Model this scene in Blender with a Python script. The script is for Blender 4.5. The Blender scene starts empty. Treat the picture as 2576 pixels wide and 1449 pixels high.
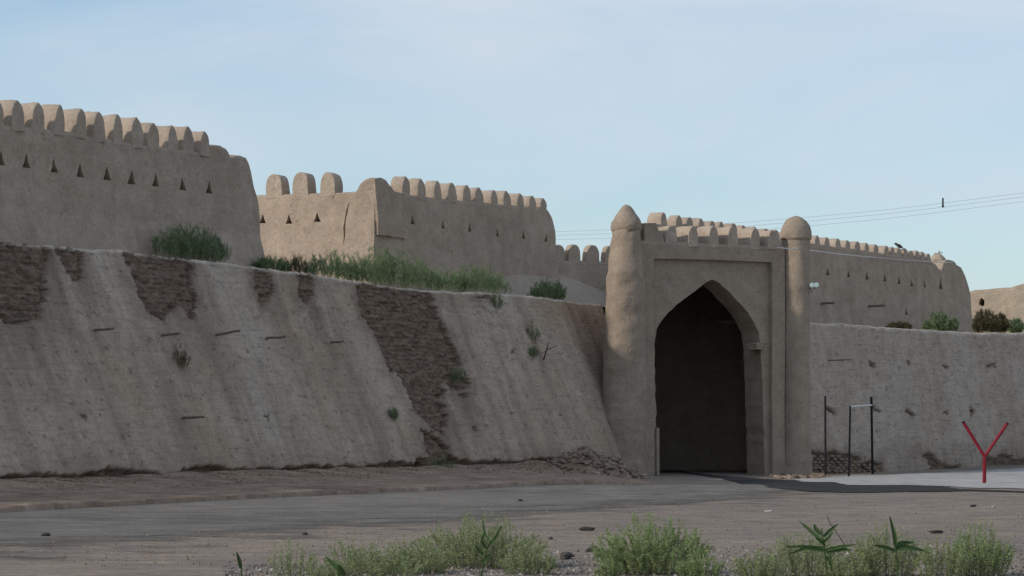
import bpy, bmesh, math, random
import numpy as np
from mathutils import Vector, Matrix, noise
rnd = random.Random(7)
sc = bpy.context.scene
col = sc.collection
# ------------------------------------------------------------------ camera
FPX, HOR, CX, HC = 7000.0, 1060.0, 1288.0, 1.5      # focal length and horizon in a 2576 px wide frame, eye height
cam = bpy.data.cameras.new('camera'); camo = bpy.data.objects.new('camera', cam); col.objects.link(camo)
camo.location = (0, 0, HC); camo.rotation_euler = (math.pi/2, 0, 0)
cam.sensor_width = 36; cam.lens = 36*FPX/2576; cam.shift_y = (HOR-724.5)/2576
cam.clip_start = 0.5; cam.clip_end = 6000
sc.camera = camo
# ------------------------------------------------------------------ sky, sun, exposure
SUN_DIR = Vector((-0.885, -0.466, 0)).normalized(); SUN_EL = math.radians(27)
world = bpy.data.worlds.new('World'); sc.world = world; world.use_nodes = True
nt = world.node_tree; nt.nodes.clear()
def N(t, k, **kw):
    n = t.nodes.new(k)
    for a, b in kw.items():
        if a == 'ins':
            for i, v in b.items(): n.inputs[i].default_value = v
        else: setattr(n, a, b)
    return n
out = N(nt, 'ShaderNodeOutputWorld'); bg = N(nt, 'ShaderNodeBackground'); bg.inputs[1].default_value = 0.104
sky = N(nt, 'ShaderNodeTexSky'); sky.sky_type = 'NISHITA'; sky.sun_disc = False
sky.sun_elevation = SUN_EL; sky.sun_rotation = math.atan2(SUN_DIR.x, SUN_DIR.y)
sky.air_density = 1.1; sky.dust_density = 0.6; sky.ozone_density = 2.5; sky.altitude = 100
tc = N(nt, 'ShaderNodeTexCoord')
mp = N(nt, 'ShaderNodeMapping'); mp.inputs['Scale'].default_value = (5.0, 5.0, 17.0); mp.inputs['Rotation'].default_value = (0.0, 0.10, 0.0)
nz = N(nt, 'ShaderNodeTexNoise', ins={'Scale': 0.9, 'Detail': 6.0, 'Roughness': 0.52, 'Distortion': 0.5})
cr = N(nt, 'ShaderNodeValToRGB'); cr.color_ramp.elements[0].position = 0.36; cr.color_ramp.elements[1].position = 0.68
cr.color_ramp.elements[0].color = (0.22, 0.22, 0.22, 1); cr.color_ramp.elements[1].color = (0.97, 0.97, 0.97, 1)
mx = N(nt, 'ShaderNodeMix', data_type='RGBA'); mx.inputs[7].default_value = (5.35, 6.1, 6.9, 1)
L = nt.links.new
L(tc.outputs['Generated'], mp.inputs[0]); L(mp.outputs[0], nz.inputs[0]); L(nz.outputs[0], cr.inputs[0])
L(cr.outputs[0], mx.inputs[0]); tn = N(nt, 'ShaderNodeMix', data_type='RGBA', blend_type='MULTIPLY'); tn.inputs[0].default_value = 1.0; tn.inputs[7].default_value = (0.90, 1.07, 1.20, 1)
L(sky.outputs[0], tn.inputs[6]); L(tn.outputs[2], mx.inputs[6]); L(mx.outputs[2], bg.inputs[0]); L(bg.outputs[0], out.inputs[0])
sun = bpy.data.lights.new('sun', 'SUN'); suno = bpy.data.objects.new('sun', sun); col.objects.link(suno)
sun.energy = 2.2; sun.angle = math.radians(2.5); sun.color = (1.0, 0.925, 0.80)
tosun = Vector((SUN_DIR.x*math.cos(SUN_EL), SUN_DIR.y*math.cos(SUN_EL), math.sin(SUN_EL)))
suno.rotation_euler = tosun.to_track_quat('Z', 'Y').to_euler(); suno.location = tosun*60
sc.view_settings.view_transform = 'Standard'; sc.view_settings.look = 'None'
sc.view_settings.exposure = 0.15; sc.view_settings.gamma = 1.0; sc.view_settings.use_curve_mapping = False

# ------------------------------------------------------------------ helpers
def tag(o, label=None, cat=None, group=None, kind=None):
    if label: o['label'] = label
    if cat: o['category'] = cat
    if group: o['group'] = group
    if kind: o['kind'] = kind
    return o
def obj(name, me, mat, parent=None, loc=None, smooth=False):
    o = bpy.data.objects.new(name, me); col.objects.link(o)
    if mat and not me.materials: me.materials.append(mat)
    if smooth:
        for p in me.polygons: p.use_smooth = True
    if loc is not None: o.location = loc
    if parent:
        o.parent = parent; o.matrix_parent_inverse = Matrix.Translation(parent.location).inverted()
    return o
def mesh(name, vs, fs):
    me = bpy.data.meshes.new(name); me.from_pydata([tuple(v) for v in vs], [], fs); me.update(); return me
def thing(name, label, cat, loc, group=None):
    o = bpy.data.objects.new(name, None); col.objects.link(o); o.location = loc; o.empty_display_size = 0.3
    return tag(o, label, cat, group)
def ss(x, a=0.0, b=1.0):
    t = min(1.0, max(0.0, (x-a)/(b-a))); return t*t*(3-2*t)
def nz3(x, y, z): return noise.noise(Vector((x, y, z)))
def fbm(x, y, z, o=4): return noise.fractal(Vector((x, y, z)), 1.0, 2.0, o)
class Frame:                      # vertical plane: u runs along it, w goes back into it, n looks out of it
    def __init__(s, o, d):
        s.o = Vector(o); s.d = Vector(d).normalized(); s.n = Vector((s.d.y, -s.d.x))
    def P(s, u, w, z):
        q = s.o + s.d*u - s.n*w; return Vector((q.x, q.y, z))
    def hit(s, px, py, w=0.0, b=0.0):   # where the ray of a photo pixel meets the plane (b = batter, set back per metre of height)
        kx, kz = (px-CX)/FPX, (HOR-py)/FPX
        Y = (s.o.dot(s.n) - w - b*HC)/(kx*s.n.x + s.n.y + b*kz)
        X = kx*Y; return (Vector((X, Y)) - s.o).dot(s.d), HC + kz*Y
def ang(deg): a = math.radians(deg); return (math.sin(a), math.cos(a))
def at(px, py, Y): return Vector(((px-CX)*Y/FPX, Y, HC + (HOR-py)*Y/FPX))
def lattice(nu, nw, nv, pos):    # closed box surface with shared corners, shaped by pos(u,w,v), each 0..1
    ids, vs, fs = {}, [], []
    def vid(i, j, k):
        q = (i, j, k)
        if q not in ids: ids[q] = len(vs); vs.append(pos(i/nu, j/nw, k/nv))
        return ids[q]
    for i in range(nu):
        for k in range(nv):
            fs.append((vid(i,0,k), vid(i+1,0,k), vid(i+1,0,k+1), vid(i,0,k+1)))
            fs.append((vid(i,nw,k), vid(i,nw,k+1), vid(i+1,nw,k+1), vid(i+1,nw,k)))
    for i in range(nu):
        for j in range(nw):
            fs.append((vid(i,j,0), vid(i,j+1,0), vid(i+1,j+1,0), vid(i+1,j,0)))
            fs.append((vid(i,j,nv), vid(i+1,j,nv), vid(i+1,j+1,nv), vid(i,j+1,nv)))
    for j in range(nw):
        for k in range(nv):
            fs.append((vid(0,j,k), vid(0,j,k+1), vid(0,j+1,k+1), vid(0,j+1,k)))
            fs.append((vid(nu,j,k), vid(nu,j+1,k), vid(nu,j+1,k+1), vid(nu,j,k+1)))
    return vs, fs
def prisms(F, polys, w0, w1):    # closed prisms from (u,z) outlines, for cutting
    vs, fs = [], []
    for poly in polys:
        a = sum(poly[i][0]*poly[(i+1) % len(poly)][1] - poly[(i+1) % len(poly)][0]*poly[i][1] for i in range(len(poly)))
        if a < 0: poly = poly[::-1]
        n, b = len(poly), len(vs)
        vs += [F.P(u, w0, z) for u, z in poly] + [F.P(u, w1, z) for u, z in poly]
        fs.append(tuple(range(b, b+n))); fs.append(tuple(range(b+2*n-1, b+n-1, -1)))
        for i in range(n):
            j = (i+1) % n; fs.append((b+i, b+n+i, b+n+j, b+j))
    return vs, fs
def cut(me, cutters):            # subtract closed meshes from a closed mesh
    for vs, fs in cutters:
        a = bpy.data.objects.new('cut_target', me); col.objects.link(a)
        cm = mesh('cutter', vs, fs); bmm = bmesh.new(); bmm.from_mesh(cm)
        bmesh.ops.recalc_face_normals(bmm, faces=bmm.faces); bmm.to_mesh(cm); bmm.free()
        c = bpy.data.objects.new('cutter', cm); col.objects.link(c)
        m = a.modifiers.new('b', 'BOOLEAN'); m.operation = 'DIFFERENCE'; m.solver = 'EXACT'; m.object = c
        dg = bpy.context.evaluated_depsgraph_get()
        new = bpy.data.meshes.new_from_object(a.evaluated_get(dg))
        bpy.data.objects.remove(a); bpy.data.objects.remove(c); bpy.data.meshes.remove(cm)
        me = new
    return me
def closed(name, vs, fs):
    me = mesh(name, vs, fs); b = bmesh.new(); b.from_mesh(me)
    bmesh.ops.recalc_face_normals(b, faces=b.faces); b.to_mesh(me); b.free(); return me
def in_poly(x, y, poly):
    c = False; j = len(poly)-1
    for i in range(len(poly)):
        xi, yi = poly[i]; xj, yj = poly[j]
        if (yi > y) != (yj > y) and x < (xj-xi)*(y-yi)/(yj-yi)+xi: c = not c
        j = i
    return c
def poly_dist(x, y, poly):
    best = 1e9; j = len(poly)-1
    for i in range(len(poly)):
        ax, ay = poly[j]; bx, by = poly[i]; dx, dy = bx-ax, by-ay
        t = max(0, min(1, ((x-ax)*dx+(y-ay)*dy)/(dx*dx+dy*dy+1e-9)))
        best = min(best, math.hypot(x-ax-t*dx, y-ay-t*dy)); j = i
    return best

# ------------------------------------------------------------------ materials
def newmat(name, rough=0.95):
    m = bpy.data.materials.new(name); m.use_nodes = True; t = m.node_tree
    b = t.nodes['Principled BSDF']; b.inputs['Roughness'].default_value = rough
    b.inputs['Specular IOR Level'].default_value = 0.15
    return m, t, b
def rgba(c): return (c[0], c[1], c[2], 1)
def noise_node(t, scale, detail=5, rough=0.6, vec=None, mscale=None, mrot=None):
    n = N(t, 'ShaderNodeTexNoise', ins={'Scale': scale, 'Detail': detail, 'Roughness': rough})
    if vec is not None:
        if mscale or mrot:
            m = N(t, 'ShaderNodeMapping')
            if mscale: m.inputs['Scale'].default_value = mscale
            if mrot: m.inputs['Rotation'].default_value = mrot
            t.links.new(vec, m.inputs[0]); vec = m.outputs[0]
        t.links.new(vec, n.inputs[0])
    return n.outputs[0]
def ramp(t, fac, a, b, ca, cb):
    r = N(t, 'ShaderNodeValToRGB'); e = r.color_ramp.elements
    e[0].position, e[1].position, e[0].color, e[1].color = a, b, rgba(ca), rgba(cb)
    t.links.new(fac, r.inputs[0]); return r.outputs[0]
def mix(t, fac, a, b, blend='MIX'):
    m = N(t, 'ShaderNodeMix', data_type='RGBA', blend_type=blend)
    for v, i in ((fac, 0), (a, 6), (b, 7)):
        if hasattr(v, 'is_output'): t.links.new(v, m.inputs[i])
        elif i == 0: m.inputs[0].default_value = v
        else: m.inputs[i].default_value = rgba(v)
    return m.outputs[2]
def val(t, op, a, b):
    m = N(t, 'ShaderNodeMath', operation=op)
    for i, v in enumerate((a, b)):
        if hasattr(v, 'is_output'): t.links.new(v, m.inputs[i])
        else: m.inputs[i].default_value = v
    return m.outputs[0]
def bump(t, b, h, strength, dist):
    n = N(t, 'ShaderNodeBump'); n.inputs['Strength'].default_value = strength; n.inputs['Distance'].default_value = dist
    t.links.new(h, n.inputs['Height']); t.links.new(n.outputs[0], b.inputs['Normal'])
G1, G2 = (1, 1, 1), (0, 0, 0)
def mud(name, c1, c2, c3, streak=0.5, bs=0.5, bd=0.05):
    m, t, b = newmat(name); geo = N(t, 'ShaderNodeNewGeometry').outputs['Position']
    big = noise_node(t, 0.35, 6, 0.6, geo); mid = noise_node(t, 2.2, 6, 0.65, geo); fine = noise_node(t, 14, 5, 0.7, geo)
    st = noise_node(t, 1.6, 5, 0.6, geo, (1, 1, 0.12))
    hz = noise_node(t, 3.0, 4, 0.6, geo, (0.35, 0.35, 4.0))
    c = mix(t, ramp(t, big, 0.35, 0.65, G2, G1), c1, c2)
    c = mix(t, val(t, 'MULTIPLY', ramp(t, st, 0.48, 0.72, G2, G1), streak), c, c3)
    c = mix(t, 0.55, c, ramp(t, mid, 0.25, 0.75, (0.70, 0.69, 0.68), (1.30, 1.30, 1.30)), 'MULTIPLY')
    c = mix(t, 0.6, c, ramp(t, fine, 0.25, 0.75, (0.66, 0.66, 0.66), (1.36, 1.36, 1.36)), 'MULTIPLY')
    pit = ramp(t, noise_node(t, 4.2, 3, 0.55, geo), 0.62, 0.68, G2, G1)
    c = mix(t, val(t, 'MULTIPLY', pit, 0.45), c, c3)
    t.links.new(c, b.inputs['Base Color'])
    h = val(t, 'ADD', val(t, 'MULTIPLY', mid, 1.2), val(t, 'ADD', val(t, 'MULTIPLY', fine, 0.55), val(t, 'MULTIPLY', hz, 0.5)))
    h = val(t, 'SUBTRACT', h, val(t, 'MULTIPLY', pit, 0.45))
    bump(t, b, h, bs, bd); return m
M = {}
M['wall'] = mud('mud_plaster', (0.415, 0.325, 0.252), (0.35, 0.272, 0.209), (0.28, 0.212, 0.16))
M['merlon'] = mud('mud_plaster_merlons', (0.43, 0.345, 0.27), (0.38, 0.30, 0.235), (0.31, 0.24, 0.185), 0.4)
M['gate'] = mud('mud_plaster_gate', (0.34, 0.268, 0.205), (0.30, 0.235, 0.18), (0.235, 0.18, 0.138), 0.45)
M['far'] = mud('pale_mud', (0.40, 0.325, 0.25), (0.35, 0.285, 0.22), (0.30, 0.24, 0.185), 0.3)
M['earth'] = mud('terrace_earth', (0.40, 0.325, 0.255), (0.35, 0.285, 0.225), (0.30, 0.24, 0.19), 0.2)
def rampart_mat(name, grey, warm, sk=1.0):
    m, t, b = newmat(name); geo = N(t, 'ShaderNodeNewGeometry').outputs['Position']
    er = N(t, 'ShaderNodeAttribute', attribute_name='erode').outputs['Fac']
    uv = N(t, 'ShaderNodeAttribute', attribute_name='walluv').outputs['Vector']
    big = noise_node(t, 0.30, 6, 0.62, geo); mid = noise_node(t, 2.0, 6, 0.65, geo); fine = noise_node(t, 11, 5, 0.72, geo)
    st = noise_node(t, 1.0, 6, 0.62, uv, (1.1, 0.13, 1)); lines = noise_node(t, 1.0, 5, 0.68, uv, (0.9, 10.0, 1))
    c = mix(t, ramp(t, big, 0.36, 0.62, G2, G1), grey, warm)
    c = mix(t, val(t, 'MULTIPLY', ramp(t, st, 0.46, 0.68, G2, G1), 0.72*sk), c, (0.25, 0.182, 0.135))
    st2 = noise_node(t, 1.0, 5, 0.6, uv, (3.4, 0.30, 1))
    c = mix(t, val(t, 'MULTIPLY', ramp(t, st2, 0.57, 0.72, G2, G1), 0.30*sk), c, (0.20, 0.145, 0.108))
    c = mix(t, val(t, 'MULTIPLY', ramp(t, lines, 0.52, 0.68, G2, G1), 0.5), c, (0.25, 0.20, 0.165))
    ec = mix(t, ramp(t, noise_node(t, 1.0, 8, 0.8, uv, (3.0, 6.5, 1)), 0.40, 0.60, G2, G1), (0.095, 0.062, 0.043), (0.30, 0.205, 0.145))
    bd_ = N(t, 'ShaderNodeMix', data_type='VECTOR'); bd_.inputs[0].default_value = 0.13
    bn_ = N(t, 'ShaderNodeTexNoise', ins={'Scale': 3.0, 'Detail': 4.0}); t.links.new(uv, bn_.inputs[0])
    t.links.new(uv, bd_.inputs[4]); t.links.new(bn_.outputs['Color'], bd_.inputs[5])
    br = N(t, 'ShaderNodeTexBrick', ins={'Scale': 1.0, 'Mortar Size': 0.022, 'Mortar Smooth': 0.6, 'Brick Width': 0.30, 'Row Height': 0.105, 'Color1': (0.27, 0.185, 0.13, 1), 'Color2': (0.17, 0.115, 0.08, 1), 'Mortar': (0.06, 0.04, 0.028, 1)})
    t.links.new(bd_.outputs[1], br.inputs['Vector'])
    ec = mix(t, 0.28, ec, br.outputs['Color'])
    sn = N(t, 'ShaderNodeAttribute', attribute_name='stain').outputs['Fac']
    c = mix(t, val(t, 'MULTIPLY', sn, ramp(t, st, 0.30, 0.62, (0.35, 0.35, 0.35), G1)), c, (0.215, 0.155, 0.115))
    c = mix(t, er, c, ec)
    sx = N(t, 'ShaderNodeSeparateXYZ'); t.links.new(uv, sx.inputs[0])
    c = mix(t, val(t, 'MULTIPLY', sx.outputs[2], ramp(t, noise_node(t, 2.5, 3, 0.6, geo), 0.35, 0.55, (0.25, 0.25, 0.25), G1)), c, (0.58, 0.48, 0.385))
    c = mix(t, 0.6, c, ramp(t, mid, 0.25, 0.75, (0.70, 0.69, 0.68), (1.30, 1.30, 1.30)), 'MULTIPLY')
    c = mix(t, 0.65, c, ramp(t, fine, 0.25, 0.75, (0.6, 0.6, 0.6), (1.32, 1.32, 1.32)), 'MULTIPLY')
    pit = ramp(t, noise_node(t, 1.0, 4, 0.6, uv, (3.2, 5.5, 1)), 0.61, 0.67, G2, G1)
    c = mix(t, val(t, 'MULTIPLY', pit, 0.55), c, (0.17, 0.125, 0.095))
    t.links.new(c, b.inputs['Base Color'])
    h = val(t, 'ADD', val(t, 'MULTIPLY', lines, 1.1), val(t, 'ADD', val(t, 'MULTIPLY', mid, 0.8), val(t, 'MULTIPLY', fine, 0.35)))
    h = val(t, 'SUBTRACT', h, val(t, 'MULTIPLY', pit, 0.6))
    vm = N(t, 'ShaderNodeMapping'); vm.inputs['Scale'].default_value = (3.4, 8.0, 1); t.links.new(uv, vm.inputs[0])
    dm = N(t, 'ShaderNodeMix', data_type='VECTOR'); dm.inputs[0].default_value = 0.18
    nv_ = N(t, 'ShaderNodeTexNoise', ins={'Scale': 2.0, 'Detail': 4.0}); t.links.new(vm.outputs[0], nv_.inputs[0])
    t.links.new(vm.outputs[0], dm.inputs[4]); t.links.new(nv_.outputs['Color'], dm.inputs[5])
    vo = N(t, 'ShaderNodeTexVoronoi', feature='DISTANCE_TO_EDGE', ins={'Scale': 1.0}); t.links.new(dm.outputs[1], vo.inputs['Vector'])
    chunk = ramp(t, vo.outputs['Distance'], 0.0, 0.22, G2, G1)
    h = val(t, 'MULTIPLY', h, val(t, 'ADD', 1.0, val(t, 'MULTIPLY', er, 1.4)))
    h = val(t, 'ADD', h, val(t, 'MULTIPLY', val(t, 'MULTIPLY', chunk, er), 0.6))
    h = val(t, 'SUBTRACT', h, val(t, 'MULTIPLY', val(t, 'MULTIPLY', br.outputs['Fac'], er), 0.45))
    bump(t, b, h, 0.65, 0.06); return m
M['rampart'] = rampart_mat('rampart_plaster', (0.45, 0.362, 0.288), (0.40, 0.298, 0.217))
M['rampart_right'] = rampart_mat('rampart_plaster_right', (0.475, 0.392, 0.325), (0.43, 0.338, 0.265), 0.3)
def ground_mat(name, c1, c2, c3, speck=0.5, rot=0.0, ani=(1, 1, 1), bd=0.03, worn=False):
    m, t, b = newmat(name); geo = N(t, 'ShaderNodeNewGeometry').outputs['Position']
    big = noise_node(t, 0.16, 6, 0.6, geo, ani, (0, 0, rot)); mid = noise_node(t, 1.1, 6, 0.65, geo, ani, (0, 0, rot)); fine = noise_node(t, 9, 6, 0.75, geo)
    c = mix(t, ramp(t, big, 0.38, 0.62, G2, G1), c1, c2)
    c = mix(t, ramp(t, mid, 0.46, 0.70, G2, G1), c, c3)
    strk = noise_node(t, 2.6, 5, 0.7, geo, (0.45, 1.0, 1))
    c = mix(t, 0.8, c, ramp(t, strk, 0.30, 0.70, (0.62, 0.62, 0.62), (1.36, 1.35, 1.34)), 'MULTIPLY')
    c = mix(t, speck, c, ramp(t, fine, 0.28, 0.72, (0.5, 0.5, 0.5), (1.45, 1.45, 1.45)), 'MULTIPLY')
    t.links.new(c, b.inputs['Base Color'])
    bump(t, b, val(t, 'ADD', val(t, 'MULTIPLY', mid, 1.5), val(t, 'MULTIPLY', fine, 0.5)), 0.7, bd)
    if worn:                       # the sheet wears away to the soil below along its edge
        ed = N(t, 'ShaderNodeAttribute', attribute_name='edge').outputs['Fac']
        wn = noise_node(t, 0.9, 7, 0.7, geo, ani, (0, 0, rot))
        a = val(t, 'ADD', val(t, 'MULTIPLY', ed, 1.25), val(t, 'MULTIPLY', val(t, 'SUBTRACT', wn, 0.62), 2.4))
        t.links.new(ramp(t, a, 0.12, 0.62, G2, G1), b.inputs['Alpha'])
    return m
RD = -math.radians(25.8)
M['soil'] = ground_mat('dry_soil', (0.255, 0.205, 0.163), (0.190, 0.160, 0.135), (0.290, 0.218, 0.163), 0.75, 0.0, (0.8, 1.0, 1))
M['road'] = ground_mat('dusty_asphalt', (0.180, 0.160, 0.140), (0.130, 0.117, 0.104), (0.220, 0.192, 0.163), 0.7, 0.0, (0.7, 1.0, 1), 0.02, worn=True)
M['verge'] = ground_mat('verge_earth', (0.30, 0.205, 0.145), (0.22, 0.15, 0.108), (0.37, 0.27, 0.20), 0.6)
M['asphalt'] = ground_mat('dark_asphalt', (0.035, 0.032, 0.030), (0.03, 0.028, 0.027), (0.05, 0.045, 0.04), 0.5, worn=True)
M['concrete'] = ground_mat('pale_concrete', (0.40, 0.375, 0.35), (0.34, 0.32, 0.30), (0.46, 0.43, 0.40), 0.4, worn=True)
M['gravel'] = ground_mat('grey_gravel', (0.20, 0.185, 0.17), (0.14, 0.128, 0.118), (0.28, 0.265, 0.25), 0.7)
t_ = M['gravel'].node_tree; b_ = t_.nodes['Principled BSDF']; src = b_.inputs['Base Color'].links[0].from_socket
ri = N(t_, 'ShaderNodeNewGeometry').outputs['Random Per Island']
t_.links.new(mix(t_, 1.0, src, ramp(t_, ri, 0.0, 1.0, (0.45, 0.43, 0.42), (1.9, 1.85, 1.8)), 'MULTIPLY'), b_.inputs['Base Color'])
def plain(name, c, rough=0.8, var=0.3, scale=8, metal=0.0):
    m, t, b = newmat(name, rough); geo = N(t, 'ShaderNodeNewGeometry').outputs['Position']
    n = noise_node(t, scale, 4, 0.65, geo)
    t.links.new(mix(t, 1.0, c, ramp(t, n, 0.25, 0.75, (1-var,)*3, (1+var,)*3), 'MULTIPLY'), b.inputs['Base Color'])
    b.inputs['Metallic'].default_value = metal; bump(t, b, n, 0.2, 0.01); return m
M['stone'] = plain('rubble_stone', (0.25, 0.185, 0.138), 0.95, 0.45, 6)
M['rock'] = plain('dark_rock', (0.06, 0.052, 0.048), 0.9, 0.4, 9)
M['pale_rock'] = plain('pale_rock', (0.38, 0.37, 0.36), 0.9, 0.3, 9)
M['brick'] = plain('mud_brick', (0.25, 0.19, 0.142), 0.95, 0.4, 5)
M['timber'] = plain('weathered_timber', (0.17, 0.14, 0.115), 0.9, 0.4, 12)
M['black'] = plain('black_paint', (0.018, 0.017, 0.018), 0.6, 0.3, 10)
M['red'] = plain('red_paint', (0.21, 0.014, 0.026), 0.45, 0.25, 9)
M['white'] = plain('white_paint', (0.62, 0.62, 0.62), 0.5, 0.15, 9)
M['wire'] = plain('wire_alloy', (0.34, 0.37, 0.40), 0.5, 0.1, 4)
M['cable'] = plain('pale_cable', (0.62, 0.60, 0.57), 0.6, 0.1, 4)
M['lamp'] = plain('lamp_glass', (0.50, 0.62, 0.62), 0.15, 0.1, 6)
M['door'] = plain('dark_timber_door', (0.045, 0.042, 0.040), 0.8, 0.3, 3)
M['steel'] = plain('grey_steel', (0.28, 0.28, 0.28), 0.5, 0.2, 9, 0.6)
def leaf(name, c1, c2, trans=0.25):
    m, t, b = newmat(name, 0.7); oi = N(t, 'ShaderNodeNewGeometry')
    c = mix(t, oi.outputs['Random Per Island'], c1, c2); t.links.new(c, b.inputs['Base Color'])
    tr = N(t, 'ShaderNodeBsdfTranslucent'); t.links.new(c, tr.inputs[0])
    ms = N(t, 'ShaderNodeMixShader'); ms.inputs[0].default_value = trans
    t.links.new(b.outputs[0], ms.inputs[1]); t.links.new(tr.outputs[0], ms.inputs[2])
    t.links.new(ms.outputs[0], t.nodes['Material Output'].inputs[0]); return m
M['leaf_dark'] = leaf('ledge_shrub_leaf', (0.125, 0.18, 0.08), (0.225, 0.275, 0.15))
M['leaf_weed'] = leaf('weed_leaf', (0.21, 0.265, 0.125), (0.38, 0.40, 0.215))
M['leaf_bright'] = leaf('bright_weed_leaf', (0.20, 0.275, 0.105), (0.35, 0.40, 0.20))
M['leaf_reed'] = leaf('reed_leaf', (0.045, 0.085, 0.03), (0.075, 0.12, 0.045))
M['leaf_dry'] = leaf('dry_shrub_leaf', (0.085, 0.085, 0.04), (0.13, 0.10, 0.06))
M['stem'] = plain('weed_stem', (0.16, 0.15, 0.08), 0.8, 0.3, 20)
M['stem_brown'] = plain('twig', (0.13, 0.095, 0.065), 0.85, 0.3, 20)

# ------------------------------------------------------------------ frames of the place
FL = Frame((-10.45, 56.8), ang(25.8))                 # foot of the sloping rampart left of the gate
BL = 0.42
FG = Frame((3.62, 86.5), ang(60))                     # gate front, u = 0 at the left tower
FR = Frame((9.84, 91.0), ang(33.5)); BR = 0.16        # foot of the rampart right of the gate
FU = Frame((4.97, 98.0), ang(33.5))                   # upper wall behind and right of the gate
FC = Frame((at(1395, 0, 95).x, 95.0), ang(60))      # curtain between fort and gate

# ------------------------------------------------------------------ ground
def gz(x, y):
    z = 0.05*nz3(x*0.13, y*0.13, 3.1) + 0.02*nz3(x*0.6, y*0.6, 1.7)
    dist = (Vector((x, y))-FL.o).dot(FL.n)
    z += 0.045*math.exp(-((y-61-0.25*(x-6))/4.5)**2)*ss(x, -1, 4)
    z -= 0.20*ss(y-0.25*(x-6), 63, 73)*ss(x, 0.5, 4.5)
    z += 0.03*nz3(dist*0.5, y*0.07, 9.0)
    return z
def axis(lo, hi, step, far):
    a = list(np.arange(lo, hi+1e-6, step)); s, v = step, hi
    while v < far: s *= 1.45; v += s; a.append(v)
    s, v, pre = step, lo, []
    while v > -far: s *= 1.45; v -= s; pre.append(v)
    return pre[::-1]+a
xs = axis(-16, 30, 0.30, 3000); ys = axis(22, 112, 0.36, 3500)
vs = [(x, y, gz(x, y)) for y in ys for x in xs]; nx = len(xs)
fs = [(j*nx+i, j*nx+i+1, (j+1)*nx+i+1, (j+1)*nx+i) for j in range(len(ys)-1) for i in range(nx-1)]
tag(obj('ground', mesh('ground', vs, fs), M['soil'], smooth=True), kind='structure')
def ground_at(px, py):
    kx, kz = (px-CX)/FPX, (HOR-py)/FPX; Y = -HC/kz
    for _ in range(25): Y = (gz(kx*Y, Y)-HC)/kz
    return Vector((kx*Y, Y, gz(kx*Y, Y)))
def strip(name, rows, mat, dz, ragged=0.0, sub=10, ew=0.12, fade=0.06):   # a sheet on the ground between polylines of points
    vs, fs, ED = [], [], []
    n = len(rows[0])
    for k in range((len(rows)-1)*sub+1):
        a, f = divmod(k, sub); a2 = min(a+1, len(rows)-1); f /= sub
        for i in range(n):
            p = Vector(rows[a][i])*(1-f)+Vector(rows[a2][i])*f
            e = ragged if k in (0, (len(rows)-1)*sub) else 0
            p.y += e*fbm(p.x*0.8, p.y*0.8, 5.0); p.x += e*fbm(p.x*0.8, p.y*0.8, 8.0)
            vs.append((p.x, p.y, gz(p.x, p.y)+dz)); ED.append(min(1, k/((len(rows)-1)*sub)/ew, ((len(rows)-1)*sub-k)/((len(rows)-1)*sub)/min(ew, .06), min(i, n-1-i)/(n-1)/fade))
    R = (len(rows)-1)*sub
    fs = [(k*n+i, k*n+i+1, (k+1)*n+i+1, (k+1)*n+i) for k in range(R) for i in range(n-1)]
    me = mesh(name, vs, fs); a = me.attributes.new('edge', 'FLOAT', 'POINT'); a.data.foreach_set('value', ED)
    return tag(obj(name, me, mat, smooth=True), kind='structure')
us = np.arange(-45, 23, 0.4)
def rl(dist): return [FL.P(u, -(dist(u)), 0)[:2] for u in us]
strip('road', [rl(lambda u: 17.5+0.9*fbm(u*0.25, 1, 4)), rl(lambda u: 10), rl(lambda u: 5.8)], M['road'], 0.008, 0.2, 26, 0.36, 0.22)
def resample(pts, n):
    pts = [Vector(p) for p in pts]; d = [0]
    for a, b in zip(pts, pts[1:]): d.append(d[-1]+(b-a).length)
    return [(np.interp(t, d, [p.x for p in pts]), np.interp(t, d, [p.y for p in pts])) for t in np.linspace(0, d[-1], n)]
def gp(lst): return [ground_at(*q)[:2] for q in lst]
# dark asphalt coming out of the gate, pale paving along the right rampart
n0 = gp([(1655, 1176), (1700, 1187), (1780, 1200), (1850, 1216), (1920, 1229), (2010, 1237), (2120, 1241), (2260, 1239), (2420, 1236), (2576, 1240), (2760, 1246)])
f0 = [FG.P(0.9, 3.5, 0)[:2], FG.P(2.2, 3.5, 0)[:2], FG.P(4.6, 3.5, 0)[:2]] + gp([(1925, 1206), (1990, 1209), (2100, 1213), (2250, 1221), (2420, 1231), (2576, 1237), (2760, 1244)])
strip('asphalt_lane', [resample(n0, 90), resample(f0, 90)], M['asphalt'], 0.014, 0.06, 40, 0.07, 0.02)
n1 = gp([(1990, 1211), (2100, 1215), (2250, 1222), (2420, 1232), (2576, 1238), (2760, 1245)])
f1 = gp([(1975, 1206), (2080, 1202), (2140, 1197), (2250, 1194), (2400, 1187), (2576, 1177), (2760, 1170)])
strip('paving', [resample(n1, 80), resample(f1, 80)], M['concrete'], 0.020, 0.06, 30, 0.06, 0.04)
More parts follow.
